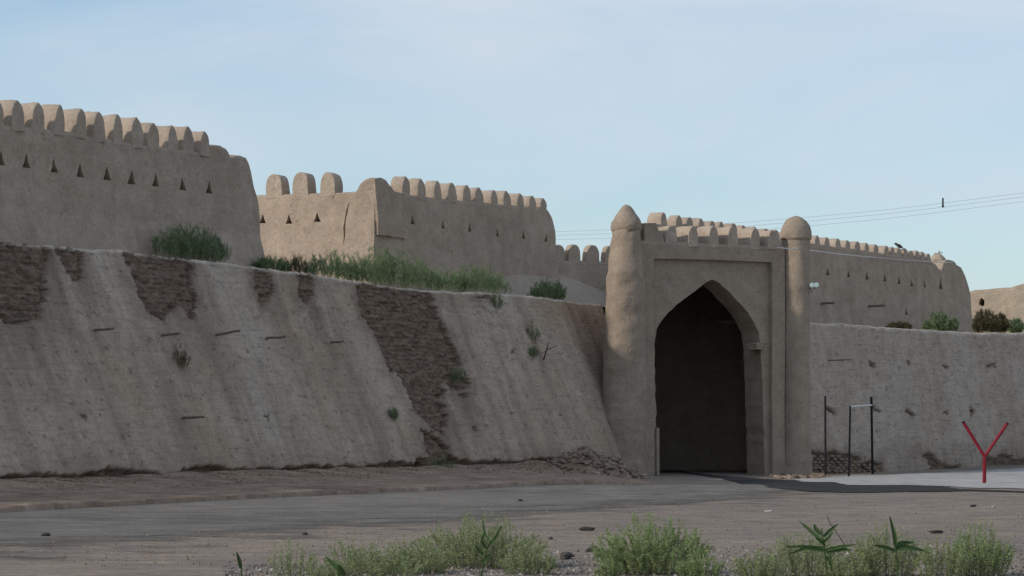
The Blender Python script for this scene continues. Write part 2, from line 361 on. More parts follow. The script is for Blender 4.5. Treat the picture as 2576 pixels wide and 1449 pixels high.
# earth verge at the foot of the rampart, with a small step down to the road
vu = np.arange(-40, 28.5, 0.22); prof = [(-0.9, 0), (0.0, 0), (0.7, 0), (1.5, 0), (2.6, 0), (4.0, 0), (5.2, 0), (6.0, 0), (6.12, 1), (6.14, 2)]
vs = []
for u in vu:
    for d, k in prof:
        q = d*(1-0.78*ss(u, 19.5, 27.5) if d > 0 else 1) + (0.16*fbm(u*0.5, 0, 2)+0.06*nz3(u*2.2, 3, 2) - 0.02*(u-15)*0.9 if d > 5 else 0)
        h = 0.10 + 0.20*math.exp(-max(0, d)/1.3) + 0.07*fbm(u*0.8, d*0.9, 1.1) + (0.05*nz3(u*3.1, d*3, 6) if 0 <= d < 4 else 0)
        h = h*(1-ss(u, 20, 29)*0.85) if d > 1.5 else h
        p = FL.P(u, -q, 0); z = gz(p.x, p.y)
        vs.append((p.x, p.y, z+(h if k == 0 else 0.09+0.03*nz3(u*1.4, 2, 2) if k == 1 else -0.05)))
n = len(prof); fs = [(i*n+j, i*n+j+1, (i+1)*n+j+1, (i+1)*n+j) for i in range(len(vu)-1) for j in range(n-1)]
tag(obj('verge', mesh('verge', vs, fs), M['verge'], smooth=True), kind='structure')
def verge_z(p): return gz(p.x, p.y)

# ------------------------------------------------------------------ ramparts (sloping retaining walls)
erosion = [
 ([(-60, 600), (110, 612), (128, 640), (120, 720), (112, 765), (98, 800), (45, 818), (-60, 800)], 0.20),
 ([(140, 618), (205, 634), (212, 680), (203, 722), (176, 702), (150, 655)], 0.14),
 ([(308, 632), (400, 640), (478, 655), (490, 700), (503, 800), (478, 800), (450, 768), (405, 802), (362, 772), (345, 720)], 0.18),
 ([(640, 672), (682, 680), (694, 738), (668, 765), (645, 735)], 0.15),
 ([(738, 690), (778, 695), (794, 742), (772, 768), (750, 735)], 0.13),
 ([(892, 715), (1082, 718), (1100, 790), (1128, 850), (1182, 968), (1160, 985), (1118, 965), (1128, 1050), (1122, 1098), (1082, 1072), (1042, 1022), (1022, 970), (985, 930), (950, 862), (915, 800)], 0.22),
 ([(1052, 1078), (1095, 1088), (1125, 1125), (1165, 1168), (1178, 1215), (1042, 1215), (1042, 1150), (1078, 1148)], 0.2),
 ([(1150, 990), (1180, 985), (1172, 1010)], 0.1), ([(1180, 738), (1240, 742), (1225, 755)], 0.07),
 ([(195, 1035), (215, 1045), (212, 1062)], 0.1), ([(668, 1036), (682, 1040), (676, 1056)], 0.1), ([(1048, 1035), (1062, 1038), (1056, 1056)], 0.1),
 ([(1280, 1036), (1290, 1038), (1288, 1052)], 0.1), ([(1407, 1038), (1416, 1040), (1413, 1054)], 0.1), ([(1288, 880), (1298, 884), (1292, 892)], 0.1), ([(1194, 1072), (1203, 1076), (1198, 1084)], 0.1)]
erosion_right = [
 ([(2040, 1135), (2100, 1138), (2150, 1148), (2195, 1162), (2225, 1168), (2220, 1230), (2040, 1230)], 0.20),
 ([(2318, 1142), (2345, 1145), (2365, 1160), (2420, 1168), (2425, 1220), (2325, 1220), (2345, 1175)], 0.16),
 ([(2485, 1150), (2520, 1145), (2590, 1155), (2590, 1210), (2480, 1210)], 0.16)] + \
 [([(x-8, y-6), (x+7, y-5), (x+9, y+6), (x-3, y+7)], 0.14) for x, y in ((2092, 1031), (2205, 1033), (2290, 1035), (2378, 1038), (2445, 1039), (2195, 913), (2288, 917), (2378, 921), (2484, 921), (2503, 921))]
def rampart(name, F, b, toppx, u0, u1, nu, nv, er, mat, zfoot=-0.4, back=1.6, seed=0.0, clip=None, pre=0):
    nu += pre
    tops = [F.hit(px, py, 0, b) for px, py in toppx]; tu = [t[0] for t in tops]; tz = [t[1] for t in tops]
    ers = [(p, d, (min(q[0] for q in p)-30, max(q[0] for q in p)+30, min(q[1] for q in p)-30, max(q[1] for q in p)+30)) for p, d in er]
    vs, E, UV, fs, ST = [], [], [], [], []
    big = [q for q in ers if q[2][1]-q[2][0] > 95]
    nb = 5
    for i in range(nu+1):
        u = u0+(u1-u0)*max(0, i-pre)/(nu-pre) - (max(0, pre-i))*0.9; zt = float(np.interp(u, tu, tz)) + 0.05*nz3(u*0.7, 4, seed) + 0.025*nz3(u*2.9, 1, seed)
        for k in range(nv+nb+1):
            if k <= nv:
                z = zfoot+(zt-zfoot)*k/nv; w = b*z; over = 0
            else:
                z = zt - 0.01*(k-nv); w = b*zt + back*((k-nv)/nb)**1.5; over = k-nv
            uk = u
            if clip: uk = min(u, clip(w))
            p = F.P(uk, w, z)
            Y = p.y; px, py = CX+p.x/Y*FPX, HOR-(z-HC)/Y*FPX
            e, dep = 0.0, 0.0
            wx = px+12*fbm(px*0.022, py*0.022, 2)+6*nz3(px*0.10, py*0.10, 5)+3*nz3(px*0.3, py*0.3, 3); wy = py+14*fbm(px*0.022, py*0.022, 7)+6*nz3(px*0.10, py*0.10, 9)
            for poly, d, (xa, xb, ya, yb) in ers:
                if xa < wx < xb and ya < wy < yb and in_poly(wx, wy, poly):
                    pd = poly_dist(wx, wy, poly); s = ss(pd, 0, 2.2)*(0.50+0.16*ss(pd, 12, 3))
                    if s*d > dep: dep = s*d
                    e = max(e, min(1, .4+s))
            if over and e < .5: e = 0
            stn = 0.0
            if e < 1:
                for kk, amt in ((12, .9), (35, .8), (70, .65), (110, .5), (160, .32), (220, .18)):
                    qx, qy = wx-0.42*kk, wy-kk
                    for poly, d, (xa, xb, ya, yb) in big:
                        if xa < qx < xb and ya < qy < yb and in_poly(qx, qy, poly): stn = max(stn, amt)
                for poly, d, (xa, xb, ya, yb) in big:
                    if xa < wx < xb and ya < wy < yb: stn = max(stn, 0.85*(1-ss(poly_dist(wx, wy, poly), 0, 30)))
                stn = max(stn, .5*(1-ss(z, .3, 1.0+.5*fbm(u*.5, 1, 1))))
            ST.append(stn)
            rough = 0.0
            if e > 0: rough = e*(0.075*fbm(u*2.4, z*3.6, 3+seed, 5)+0.06*nz3(u*4.5, z*9, 1)+0.05*nz3(u*9, z*17, 4)+0.10*max(0, nz3(u*3.3, z*6.5, 12)-.1))
            tilt = 0.06*fbm(u*0.32, z*0.3, 11+seed) + 0.022*nz3(u*1.5, z*1.6, 8) + 0.010*nz3(u*5, z*9, 2)
            foot = 0.26*ss(0.44+0.13*fbm(u*0.55, 2, 5+seed)+0.05*nz3(u*2.1, 0, 1)+.06*nz3(u*7, z*6, 1)-z, 0, 0.14) if seed == 0 else 0.0
            e = max(e, min(1, foot*4))
            dw = dep+rough-tilt+foot
            if k == nv or over == 1: dw += 0.04
            if over > 1: dw = 0; z += 0.03*fbm(u, w, 2)
            p = F.P(uk, w+dw, z)
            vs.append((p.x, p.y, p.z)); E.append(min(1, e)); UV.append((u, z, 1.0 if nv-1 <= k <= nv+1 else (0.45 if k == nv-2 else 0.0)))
    n = nv+nb+1
    fs = [(i*n+k, (i+1)*n+k, (i+1)*n+k+1, i*n+k+1) for i in range(nu) for k in range(n-1)]
    # close the solid behind with a plain back
    me = mesh(name, vs, fs)
    a = me.attributes.new('erode', 'FLOAT', 'POINT'); a.data.foreach_set('value', E)
    a = me.attributes.new('stain', 'FLOAT', 'POINT'); a.data.foreach_set('value', ST)
    a = me.attributes.new('walluv', 'FLOAT_VECTOR', 'POINT'); a.data.foreach_set('vector', [c for q in UV for c in q])
    for p_ in me.polygons: p_.use_smooth = True
    return me, (tu, tz)
def stick(p, q, r0, r1, wob=0.0, seg=7, rings=6, seed=0):
    p, q = Vector(p), Vector(q); ax = (q-p).normalized(); a = ax.orthogonal().normalized(); b = ax.cross(a); vs, fs = [], []
    for i in range(rings+1):
        t = i/rings; c = p.lerp(q, t) + a*(wob*nz3(t*3, seed, 1)) + b*(wob*nz3(t*3, seed, 7)); r = r0+(r1-r0)*t
        for k in range(seg):
            an = 2*math.pi*k/seg; vs.append(c+(a*math.cos(an)+b*math.sin(an))*r)
    for i in range(rings):
        for k in range(seg): fs.append((i*seg+k, i*seg+(k+1) % seg, (i+1)*seg+(k+1) % seg, (i+1)*seg+k))
    fs.append(tuple(range(seg-1, -1, -1))); fs.append(tuple(range(rings*seg, rings*seg+seg)))
    return vs, fs
TOPL = [(-400, 578), (-60, 603), (0, 608), (130, 618), (300, 630), (480, 652), (650, 671), (800, 693), (900, 708), (1000, 722), (1090, 731), (1250, 738), (1350, 746), (1420, 756), (1500, 765), (1600, 775), (1700, 785)]
def rclip(w):
    k = FL.d.dot(FG.d); q = FG.o-FL.o+FL.n*w; u = (q.dot(FG.d)+0.05)/k
    g = FL.P(u, w, 0).xy-FG.o
    return (q.dot(FG.d)+(0.05+0.75*ss(-g.dot(FG.n), 0.5, 1.5)))/k
rl_t = thing('rampart', 'sloping mud plaster rampart with brown eroded gashes, left of the arched gate', 'rampart', FL.P(14, 0, 0))
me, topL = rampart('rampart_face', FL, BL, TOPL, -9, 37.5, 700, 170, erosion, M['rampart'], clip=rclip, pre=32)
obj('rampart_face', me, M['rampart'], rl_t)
def ztopL(u): return float(np.interp(u, *topL))
for i, (xa, ya, xb, yb) in enumerate([(18, 810, 74, 803), (236, 832, 290, 826), (404, 845, 455, 838), (546, 845, 606, 830), (668, 852, 720, 846), (832, 862, 866, 858), (455, 1052, 516, 1048)]):
    u, z = FL.hit(xa, ya, 0, BL); w = BL*z; p = FL.P(u, w, z)
    Lg = (xb-xa)*p.y/FPX/FL.n.x; q = FL.P(u, w-Lg, z+(ya-yb)*p.y/FPX*0.8); p = FL.P(u, w+0.35, z-0.02)
    v, f = stick(p, q, 0.036, 0.028, 0.05 if i == 3 else 0.02, seed=i); obj('timber_peg', closed('timber_peg', v, f), M['timber'], rl_t, smooth=True)
TOPR = [(1900, 800), (2045, 811), (2150, 817), (2250, 825), (2350, 831), (2440, 836), (2480, 838), (2540, 838), (2600, 836), (2800, 842)]
rr_t = thing('rampart', 'plain grey retaining rampart with putlog holes, right of the arched gate', 'rampart', FR.P(8, 0, 0))
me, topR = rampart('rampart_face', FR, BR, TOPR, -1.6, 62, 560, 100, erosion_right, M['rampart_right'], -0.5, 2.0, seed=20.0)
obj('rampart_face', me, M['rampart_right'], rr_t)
def ztopR(u): return float(np.interp(u, *topR))
for i, (xa, ya, xb) in enumerate([(2085, 907, 2136)]):
    u, z = FR.hit(xa, ya, 0, BR); w = BR*z; Y = FR.P(u, w, z).y
    v, f = stick(FR.P(u, w+0.3, z), FR.P(u, w-(xb-xa)*Y/FPX/FR.n.x, z+0.02), 0.025, 0.02, 0.01); obj('timber_peg', closed('timber_peg', v, f), M['timber'], rr_t, smooth=True)
# exposed mud bricks at the foot of the right rampart
bv = [((x-.5), (y-.5), (z-.5)) for x in (0, 1) for y in (0, 1) for z in (0, 1)]
bf = [(0, 1, 3, 2), (4, 6, 7, 5), (0, 4, 5, 1), (2, 3, 7, 6), (0, 2, 6, 4), (1, 5, 7, 3)]
def brickmesh(sd):
    r = random.Random(sd); me = closed('brick', [tuple(c*(1+r.uniform(-.14, .14)) for c in v) for v in bv], bf)
    b = bmesh.new(); b.from_mesh(me); bmesh.ops.bevel(b, geom=b.edges[:], offset=0.09, segments=1, affect='EDGES'); b.to_mesh(me); b.free(); return me
bricks = [brickmesh(i) for i in range(6)]
for bm_ in bricks: bm_.materials.append(M['brick'])
for row in range(7):
    for k in range(11):
        px = 2051+k*15+(7 if row % 2 else 0); py = 1192-row*7.4
        if py < 1143+max(0, px-2100)*0.28 or rnd.random() < 0.13: continue
        u, z = FR.hit(px, py, 0, BR)
        o = obj('brick', bricks[rnd.randrange(6)], None, rr_t, FR.P(u, BR*z+0.10+rnd.uniform(-.05, .05), z))
        o.scale = (0.25*rnd.uniform(.8, 1.05), 0.16, 0.072); o.rotation_euler = (rnd.uniform(-.06, .06), rnd.uniform(-.06, .06), math.atan2(FR.d.y, FR.d.x)+rnd.uniform(-.1, .1))

# ------------------------------------------------------------------ terraces behind the ramparts
def terrace(name, F, b, u0, u1, w0, w1, zf, n=300, m=60):
    vs, bad = [], []
    for i in range(n+1):
        u = u0+(u1-u0)*i/n
        for j in range(m+1):
            q = (j/m)**1.5; zt, zz = zf(u, w0+(w1-w0)*q)
            p = F.P(u, b*zt+0.25+(w1)*q, 0); g = p.xy-FG.o; ug, wg = g.dot(FG.d), -g.dot(FG.n)
            if F is FL:
                bad.append(wg < 1.15 and ug > 0.35 or ug > 12 or (p.y < 101 and 1632 < CX+p.x/p.y*FPX < 2060))
            else: bad.append(CX+p.x/p.y*FPX < 2026 and p.y < 112)
            p = FG.P(ug, wg, 0); vs.append((p.x, p.y, zz+0.05*fbm(p.x*.5, p.y*.5, 2)))
    fs = [(i*(m+1)+j, (i+1)*(m+1)+j, (i+1)*(m+1)+j+1, i*(m+1)+j+1) for i in range(n) for j in range(m)]
    fs = [f for f in fs if not any(bad[q] for q in f)]
    return tag(obj(name, mesh(name, vs, fs), M['earth'], smooth=True), kind='structure')
def zl(u, w):   # height of the ledge and of the earth slope by the gate
    zt = ztopL(u); m_ = ss(u, 30, 36)
    return zt, zt-0.05+0.03*min(w, 4)+m_*1.72*ss(w, 0.2, 5.0)
terrace('terrace', FL, BL, -38, 52, 0, 24, zl)
def zr(u, w):
    zt = ztopR(u); return zt, zt-0.05+0.028*w
terrace('terrace', FR, BR, -7, 66, 0, 60, zr)

# ------------------------------------------------------------------ merlons
def merlon_mesh(sd, point=0.0):             # unit size: x along the wall, y through it, z up; round headed
    r = random.Random(sd); N_ = 18; ring = []
    ring = [(-0.5, 0.0), (-0.5, 0.2), (-0.495, 0.38-0.14*point)]
    for k in range(1, N_):
        a = math.pi*(1-k/N_); ring.append((0.49*math.copysign(abs(math.cos(a))**(0.92+0.75*point), math.cos(a)), 0.42-0.14*point+(0.58+0.14*point)*math.sin(a)**0.86))
    ring += [(0.495, 0.38-0.14*point), (0.5, 0.2), (0.5, 0.0)]
    vs, fs, n = [], [], len(ring); D = [(-0.5, .965), (-0.46, 1.0), (-0.15, 1), (0.15, 1), (0.46, 1.0), (0.5, .965)]
    for y, s in D:
        for x, z in ring:
            a = 0.045; px, py, pz = x*s, y, z*(s if z > .3 else 1)
            v = noise.noise_vector(Vector((px*1.7+sd*3.1, py*1.7, pz*1.7)))*a + noise.noise_vector(Vector((px*5+sd, py*5, pz*5)))*0.014
            vs.append((px+v.x, py+v.y, pz+v.z*(0.3 if pz < .1 else 1)))
    for j in range(len(D)-1):
        for i in range(n-1): fs.append((j*n+i, j*n+i+1, (j+1)*n+i+1, (j+1)*n+i))
    c0 = len(vs); vs.append((0, -0.5, 0.3)); c1 = len(vs); vs.append((0, 0.5, 0.3))
    for i in range(n-1):
        fs.append((c0, i+1, i)); b = (len(D)-1)*n; fs.append((c1, b+i, b+i+1))
    fs.append((c0, 0, n-1)); fs.append((c1, b+n-1, b))
    me = closed('merlon', vs, fs); me.materials.append(M['merlon'])
    for p in me.polygons: p.use_smooth = p.normal.y**2 < 0.5
    return me
merlons = [merlon_mesh(i) for i in range(7)]; pointed = [merlon_mesh(i+20, 0.62) for i in range(7)]; semi = [merlon_mesh(i+40, 0.5) for i in range(7)]
def put_merlon(F, parent, u, w, z, width, thick, h, jit=1.0, kind=None):
    o = obj('merlon', (kind or merlons)[rnd.randrange(7)], None, parent, F.P(u, w+thick/2, z-0.12))
    o.scale = (width*rnd.uniform(.88, 1.12), thick*rnd.uniform(.9, 1.1), (h+0.12)*rnd.uniform(.965, 1.03))
    o.rotation_euler = (rnd.uniform(-.03, .03)*jit, rnd.uniform(-.05, .05)*jit, math.atan2(F.d.y, F.d.x)+rnd.uniform(-.03, .03)*jit)
    return o
def wall_body(F, u0, u1, w0, thick, zb, topf, nu, nw, nv, batter=0.05, flare=None, amp=0.035, seed=0.0, endl=0.0, endr=0.0, ribs=0.0):
    def pos(a, b_, c):
        zt = topf(u0+(u1-u0)*a); z = zb+(zt-zb)*c; u = u0+(u1-u0)*a
        u += endr*(zt-z)*ss(a, .75, 1) - endl*(zt-z)*ss(a, .25, 0)
        w = w0+thick*b_
        if b_ < 0.5:
            w -= batter*(zt-z)
            if flare: w -= flare[1]*max(0, flare[0]-z)
            w -= amp*(1-.8*ss(z, zt-.6, zt))*(1.3*fbm(u*0.45, z*0.5, 3+seed)+0.6*nz3(u*1.7, z*1.7, seed)+0.25*nz3(u*5, z*5, seed)) + ribs*math.sin(u*13.0)*0.5*ss(z, zt-2.0, zt-.3)
        z += 0.025*fbm(u*1.2, w, seed)*(1 if c > .98 else 0)
        rr = 0.03 if c > .99 and (b_ < .01 or b_ > .99) else 0
        return F.P(u, w+(rr if b_ < .5 else -rr), z-rr)
    return closed('wall_body', *lattice(nu, nw, nv, pos))
def loop(F, px, py, w, wd, ht):  # triangular loophole outline
    u, z = F.hit(px, py, w); h = ht/2
    return [(u-wd/2, z-h), (u+wd/2, z-h), (u+wd*0.28, z-h*0.25), (u+wd*0.05, z+h), (u-wd*0.05, z+h), (u-wd*0.28, z-h*0.25)]

# ------------------------------------------------------------------ upper fort wall at the left
W1 = 3.3
t1 = thing('fort_wall', 'long crenellated mud wall with tall loopholes and a stepped, worn rounded end', 'fort wall', FL.P(4, W1, 4.9))
P1 = [(-420, 268), (-60, 308), (0, 312), (80, 319), (190, 331), (285, 350), (330, 358), (400, 366), (522, 383), (531, 384), (534, 370), (543, 363), (556, 363), (568, 370), (576, 380), (581, 398), (584, 394), (592, 389), (606, 388), (620, 395), (628, 408), (633, 425), (636, 452), (640, 470), (646, 490), (651, 515)]
h1 = [FL.hit(x, y, W1) for x, y in P1]
top1 = lambda u: float(np.interp(u, [a for a, _ in h1], [b for _, b in h1]))
uE = h1[-1][0]
me = wall_body(FL, -36, uE, W1, 1.35, 3.6, top1, 420, 6, 50, 0.04, (FL.hit(300, 552, W1)[1], 0.22), 0.04, 1.0, ribs=0.03)
holes = [loop(FL, x, y, W1, 0.33, 0.31) for x, y in ((-200, 371), (-132, 382), (-65, 392), (2, 398), (66, 405), (136, 417), (202, 429), (267, 437), (328, 447), (388, 453), (455, 463), (522, 471))]
me = cut(me, [prisms(FL, holes, W1-1.2, W1+0.75)])
obj('wall_body', me, M['wall'], t1)
for k in range(40):                # the row goes on out of the picture
    u = FL.hit(-62, 246, W1)[0]-0.92*(k+1)
    if u > -35: put_merlon(FL, t1, u, W1-0.015, top1(u), 0.45, 0.50, 0.62, kind=pointed)
for x, y in ((-62, 246), (-8, 248), (44, 250), (97, 256), (147, 263), (202, 270), (250, 279), (298, 289), (345, 296), (387, 305), (434, 314), (475, 318), (514, 328)):
    u, z = FL.hit(x, y, W1); zb = min(top1(u-0.15), top1(u+.15)); put_merlon(FL, t1, u, W1-0.015, zb, 0.45, 0.50, z-zb, kind=pointed)

# ------------------------------------------------------------------ second fort wall with the sunlit return
W2 = 5.5
uC, _ = FL.hit(938, 600, W2)
F2 = Frame(FL.P(uC, W2, 0)[:2], FL.n)
t2 = thing('fort_wall', 'L-shaped crenellated mud fort wall with a sunlit cracked face and raised corner', 'fort wall', FL.P(uC+3, W2, 5.2))
P2 = [(925, 484), (1010, 486), (1061, 492), (1137, 500), (1207, 507), (1276, 514), (1340, 518), (1372, 520), (1380, 528), (1389, 542), (1396, 575)]
h2 = [FL.hit(x, y, W2) for x, y in P2]; top2 = lambda u: float(np.interp(u, [a for a, _ in h2], [b for _, b in h2]))
me = wall_body(FL, uC+0.04, h2[-1][0], W2, 1.3, 3.9, top2, 150, 6, 46, 0.05, None, 0.04, 5.0, endr=0.07)
holes = [loop(FL, x, y, W2, 0.26, 0.27) for x, y in ((1035, 553), (1110, 564), (1181, 572), (1249, 584), (1314, 590), (1370, 598))]
me = cut(me, [prisms(FL, holes, W2-1.0, W2+0.7)])
obj('wall_body', me, M['wall'], t2)
P2l = [(560, 496), (650, 490), (720, 487), (790, 484), (860, 482), (890, 481), (945, 480)]
h2l = [F2.hit(x, y, 0) for x, y in P2l]; top2l = lambda u: float(np.interp(u, [a for a, _ in h2l], [b for _, b in h2l]))
me = wall_body(F2, -9.0, 0.07, 0.0, 1.25, 3.9, top2l, 130, 6, 60, 0.05, None, 0.045, 9.0)
holes = [loop(F2, x, y, 0, 0.25, 0.26) for x, y in ((662, 551), (728, 552), (798, 547))]
crk = [(876, 512), (873, 530), (871, 552), (868, 575), (868, 600), (866, 615)]
ck = [F2.hit(x+rnd.uniform(-1.5, 1.5), y, 0) for x, y in crk]
wd = [0.012, 0.03, 0.022, 0.035, 0.022, 0.008]
crack = [(u-a, z) for (u, z), a in zip(ck, wd)] + [(u+a, z) for (u, z), a in list(zip(ck, wd))[::-1]]
ck2 = [F2.hit(x, y, 0) for x, y in ((838, 478), (839, 490), (837, 501))]
crack2 = [(u-.015, z) for u, z in ck2] + [(u+.015, z) for u, z in ck2[::-1]]
me = cut(me, [prisms(F2, holes, -1.0, 0.7), prisms(F2, [crack, crack2], -1.0, 0.35)])
obj('sunlit_return', me, M['wall'], t2)
# raised corner pilaster
zl0 = FL.hit(980, 596, W2)[1]
ctop = [FL.hit(x, y, W2) for x, y in ((936, 452), (945, 446), (960, 452), (972, 464), (984, 480), (1004, 486), (1012, 490))]
def corner_pos(a, b_, c):
    u0, u1 = uC-0.05, FL.hit(1011, 560, W2)[0]; u = u0+(u1-u0)*a
    zt = float(np.interp(u, [q for q, _ in ctop], [q for _, q in ctop])) + 0.05*fbm(u*2, b_*3, 1)
    zt -= 0.40*ss(b_, 0.35, 1)
    z = zl0+(zt-zl0)*c - 0.12*(1-c)*a*nz3(u*3, 1, 1)
    w = W2+0.66*b_ - 0.05*(zt-z)*(1 if b_ < .5 else 0) - (0.10 if b_ < .5 else 0) - 0.03*fbm(u*1.3, z*1.3, 4)*(1-b_)
    uu = u + (0.03*fbm(w*1.3, z*1.3, 9) + 0.045*(zt-z))*(1 if a < .02 else 0) + 0.12*(1-c)*ss(a, .6, 1)
    return FL.P(uu, w, z)
obj('corner_pilaster', closed('corner_pilaster', *lattice(26, 14, 36, corner_pos)), M['wall'], t2)
for x, y in ((1022, 442), (1061, 450), (1102, 456), (1137, 460), (1176, 467), (1207, 472), (1242, 477), (1276, 481), (1310, 487), (1340, 493), (1367, 498)):
    u, z = FL.hit(x, y, W2); zb = top2(u); put_merlon(FL, t2, u, W2-0.01, zb, 0.54, 0.44, z-zb, kind=semi)
for x, y in ((690, 437), (756, 434), (824, 433)):
    u, z = F2.hit(x, y, 0); zb = top2l(u); put_merlon(F2, t2, u, 0.0, zb, 0.50, 0.50, z-zb)

# ------------------------------------------------------------------ low curtain wall between the fort and the gate
t3 = thing('curtain_wall', 'low crenellated curtain wall above an earth slope, beside the conical gate tower', 'fort wall', FC.P(1.2, 0, 6.4))
zc = FC.hit(1470, 655)[1]
obj('wall_body', wall_body(FC, -0.9, 3.4, 0, 0.7, 5.2, lambda u: zc, 46, 4, 20, 0.05, None, 0.03, 14.0), M['wall'], t3)
for x, y in ((1406, 617), (1446, 616), (1492, 617), (1538, 618)):
    u, z = FC.hit(x, y); put_merlon(FC, t3, u, 0.0, zc, 0.52, 0.30, z-zc)

# ------------------------------------------------------------------ upper wall behind and to the right of the gate
t4 = thing('fort_wall', 'long receding crenellated fort wall behind the gate, ending in a worn buttress', 'fort wall', FU.P(16, 0, 5))
P4 = [(1643, 560), (1700, 566), (1800, 579), (1900, 593), (2045, 611), (2134, 622), (2230, 637), (2300, 646), (2340, 652), (2347, 658), (2356, 664), (2363, 676), (2368, 682), (2374, 664), (2380, 655), (2390, 652), (2402, 655), (2408, 664), (2420, 672), (2428, 690), (2436, 715), (2441, 735)]
h4 = [FU.hit(x, y) for x, y in P4]; top4 = lambda u: float(np.interp(u, [a for a, _ in h4], [b for _, b in h4]))
me = wall_body(FU, 0, h4[-1][0], 0, 1.5, 4.2, top4, 240, 6, 40, 0.05, None, 0.04, 21.0, endr=0.10)
holes = [loop(FU, x, y, 0, 0.30, 0.30) for x, y in ((2080, 683), (2130, 688), (2177, 694), (2222, 698), (2258, 705), (2290, 711), (2322, 714), (2273, 783), (2340, 791))] + [loop(FU, 2365, 712, 0, 0.4, 0.5)]
me = cut(me, [prisms(FU, holes, -1.0, 0.7)])
obj('wall_body', me, M['wall'], t4)
for x, y in ((1672, 535), (1709, 542), (1736, 546), (1763, 549), (1792, 556), (1817, 557), (1846, 562), (1872, 567), (1900, 570), (1927, 574), (1953, 578), (1980, 583), (2006, 587), (2031, 590), (2056, 593), (2081, 597), (2108, 600), (2134, 604), (2158, 607), (2181, 611), (2205, 614), (2230, 618), (2247, 621), (2263, 624), (2279, 626), (2293, 629), (2308, 631), (2322, 634), (2337, 638)):
    u, z = FU.hit(x, y); zb = top4(u); put_merlon(FU, t4, u, 0.0, zb, 0.46, 0.42 if x > 1690 else 0.62, z-zb, kind=semi)
for x, y, rw, rh in ((2389, 652, 0.34, 0.30), (2352, 662, 0.24, 0.20)):
    u, z = FU.hit(x, y); p = FU.P(u, 0.55, z-0.04); b5 = bmesh.new(); bmesh.ops.create_icosphere(b5, subdivisions=3, radius=1)
    for v in b5.verts: v.co = Vector((v.co.x*rw, v.co.y*0.5, v.co.z*rh))*(1+0.22*noise.noise(v.co*1.8+p)); v.co += p
    me = bpy.data.meshes.new('worn_merlon'); b5.to_mesh(me); b5.free(); obj('worn_merlon', me, M['merlon'], t4, smooth=True)
for xa, ya, xb in ((2058, 764, 2096), (2180, 771, 2222)):
    u, z = FU.hit(xa, ya); Y = FU.P(u, 0, z).y
    v, f = stick(FU.P(u, 0.2, z), FU.P(u, -(xb-xa)*Y/FPX/FU.n.x, z+0.02), 0.05, 0.045, 0.02, seed=xa); obj('timber_peg', closed('timber_peg', v, f), M['timber'], t4, smooth=True)

# ------------------------------------------------------------------ the gate
tg = thing('arched_gate', 'tall mud gatehouse with a dark pointed arch between two round domed towers', 'gate', FG.P(3.2, 0, -0.2))
zp, zrec = 7.13, 6.60
uA = FG.hit(1626, 700, 0)[0]; uB = FG.hit(1978, 700, 0)[0]
def gate_pos(a, b_, c):
    u = uA-0.25+(uB+0.2-uA)*a; z = -0.6+(zp+0.6)*c; w = 1.15*b_
    if b_ < .01: w -= 0.022*fbm(u*0.6, z*0.6, 2)+0.012*nz3(u*2, z*2, 3)
    if c > .99: z += 0.03*fbm(u*1.1, w, 6)
    if c > .99 and b_ < .01: w += 0.03
    return FG.P(u, w, z)
body = closed('gate_body', *lattice(66, 8, 80, gate_pos))
uL, uR = FG.hit(1641, 700, .1)[0], FG.hit(1938, 700, .1)[0]
rec = [(uL, -0.9), (uR+0.02, -0.9), (uR, 3.0), (uR-0.01, zrec), ((uL+uR)/2, zrec+0.015), (uL, zrec-0.01), (uL, 3.0)]
arch_px = [(1655, 1300), (1652, 1100), (1648, 950), (1647, 850), (1652, 828), (1664, 806), (1682, 785), (1705, 765), (1732, 744), (1760, 723), (1778, 710), (1793, 703), (1808, 711), (1830, 730), (1856, 757), (1880, 785), (1898, 812), (1909, 838), (1913, 862), (1917, 950), (1922, 1100), (1925, 1300)]
arch = [FG.hit(x, y, .17) for x, y in arch_px]
fine_ = []
for (ua, za), (ub, zb_) in zip(arch, arch[1:]):
    m_ = max(2, int(math.hypot(ub-ua, zb_-za)/0.12)); fine_ += [(ua+(ub-ua)*i/m_, za+(zb_-za)*i/m_) for i in range(m_)]
arch = fine_+[arch[-1]]
arch = [(u+0.035*nz3(u*4, z*4, 0)+0.02*nz3(u*11, z*11, 4), z+0.02*nz3(u*6, z*6, 7)) for u, z in arch if z > -0.8]
arch = [(arch[0][0], -1.2)]+arch+[(arch[-1][0], -1.2)]
body = cut(body, [prisms(FG, [rec], -1.0, 0.17), prisms(FG, [arch], -2.0, 2.0)])
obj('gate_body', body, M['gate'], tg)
def slab(F, u0, u1, w0, w1, z0, z1, nu=2, nw=2, nv=2, amp=0.0):
    return closed('slab', *lattice(nu, nw, nv, lambda a, b_, c: F.P(u0+(u1-u0)*a+amp*nz3(a*3, c*4+u0, b_), w0+(w1-w0)*b_+amp*nz3(c*3, a*4, u0), z0+(z1-z0)*c+amp*nz3(c*4+z0, a*5, b_))))
def hprism(poly, z0, z1):
    n = len(poly); v = [(p[0], p[1], z0) for p in poly]+[(p[0], p[1], z1) for p in poly]
    return v, [tuple(range(n-1, -1, -1)), tuple(range(n, 2*n))]+[(i, (i+1) % n, n+(i+1) % n, n+i) for i in range(n)]
ax = Vector((0.07, 1, 0)); uA2, uB2 = arch[0][0]-0.15, arch[-1][0]+0.5
A0, B0 = FG.P(uA2, 0.9, 0), FG.P(uB2, 0.9, 0); A1_, B1_ = A0+ax*9, B0+ax*6.4
sd_ = Vector((0.4, 0, 0)); ov = hprism([A0-sd_, B0+sd_, B1_+sd_+ax*.4, A1_-sd_+ax*.4], -0.6, 6.40)
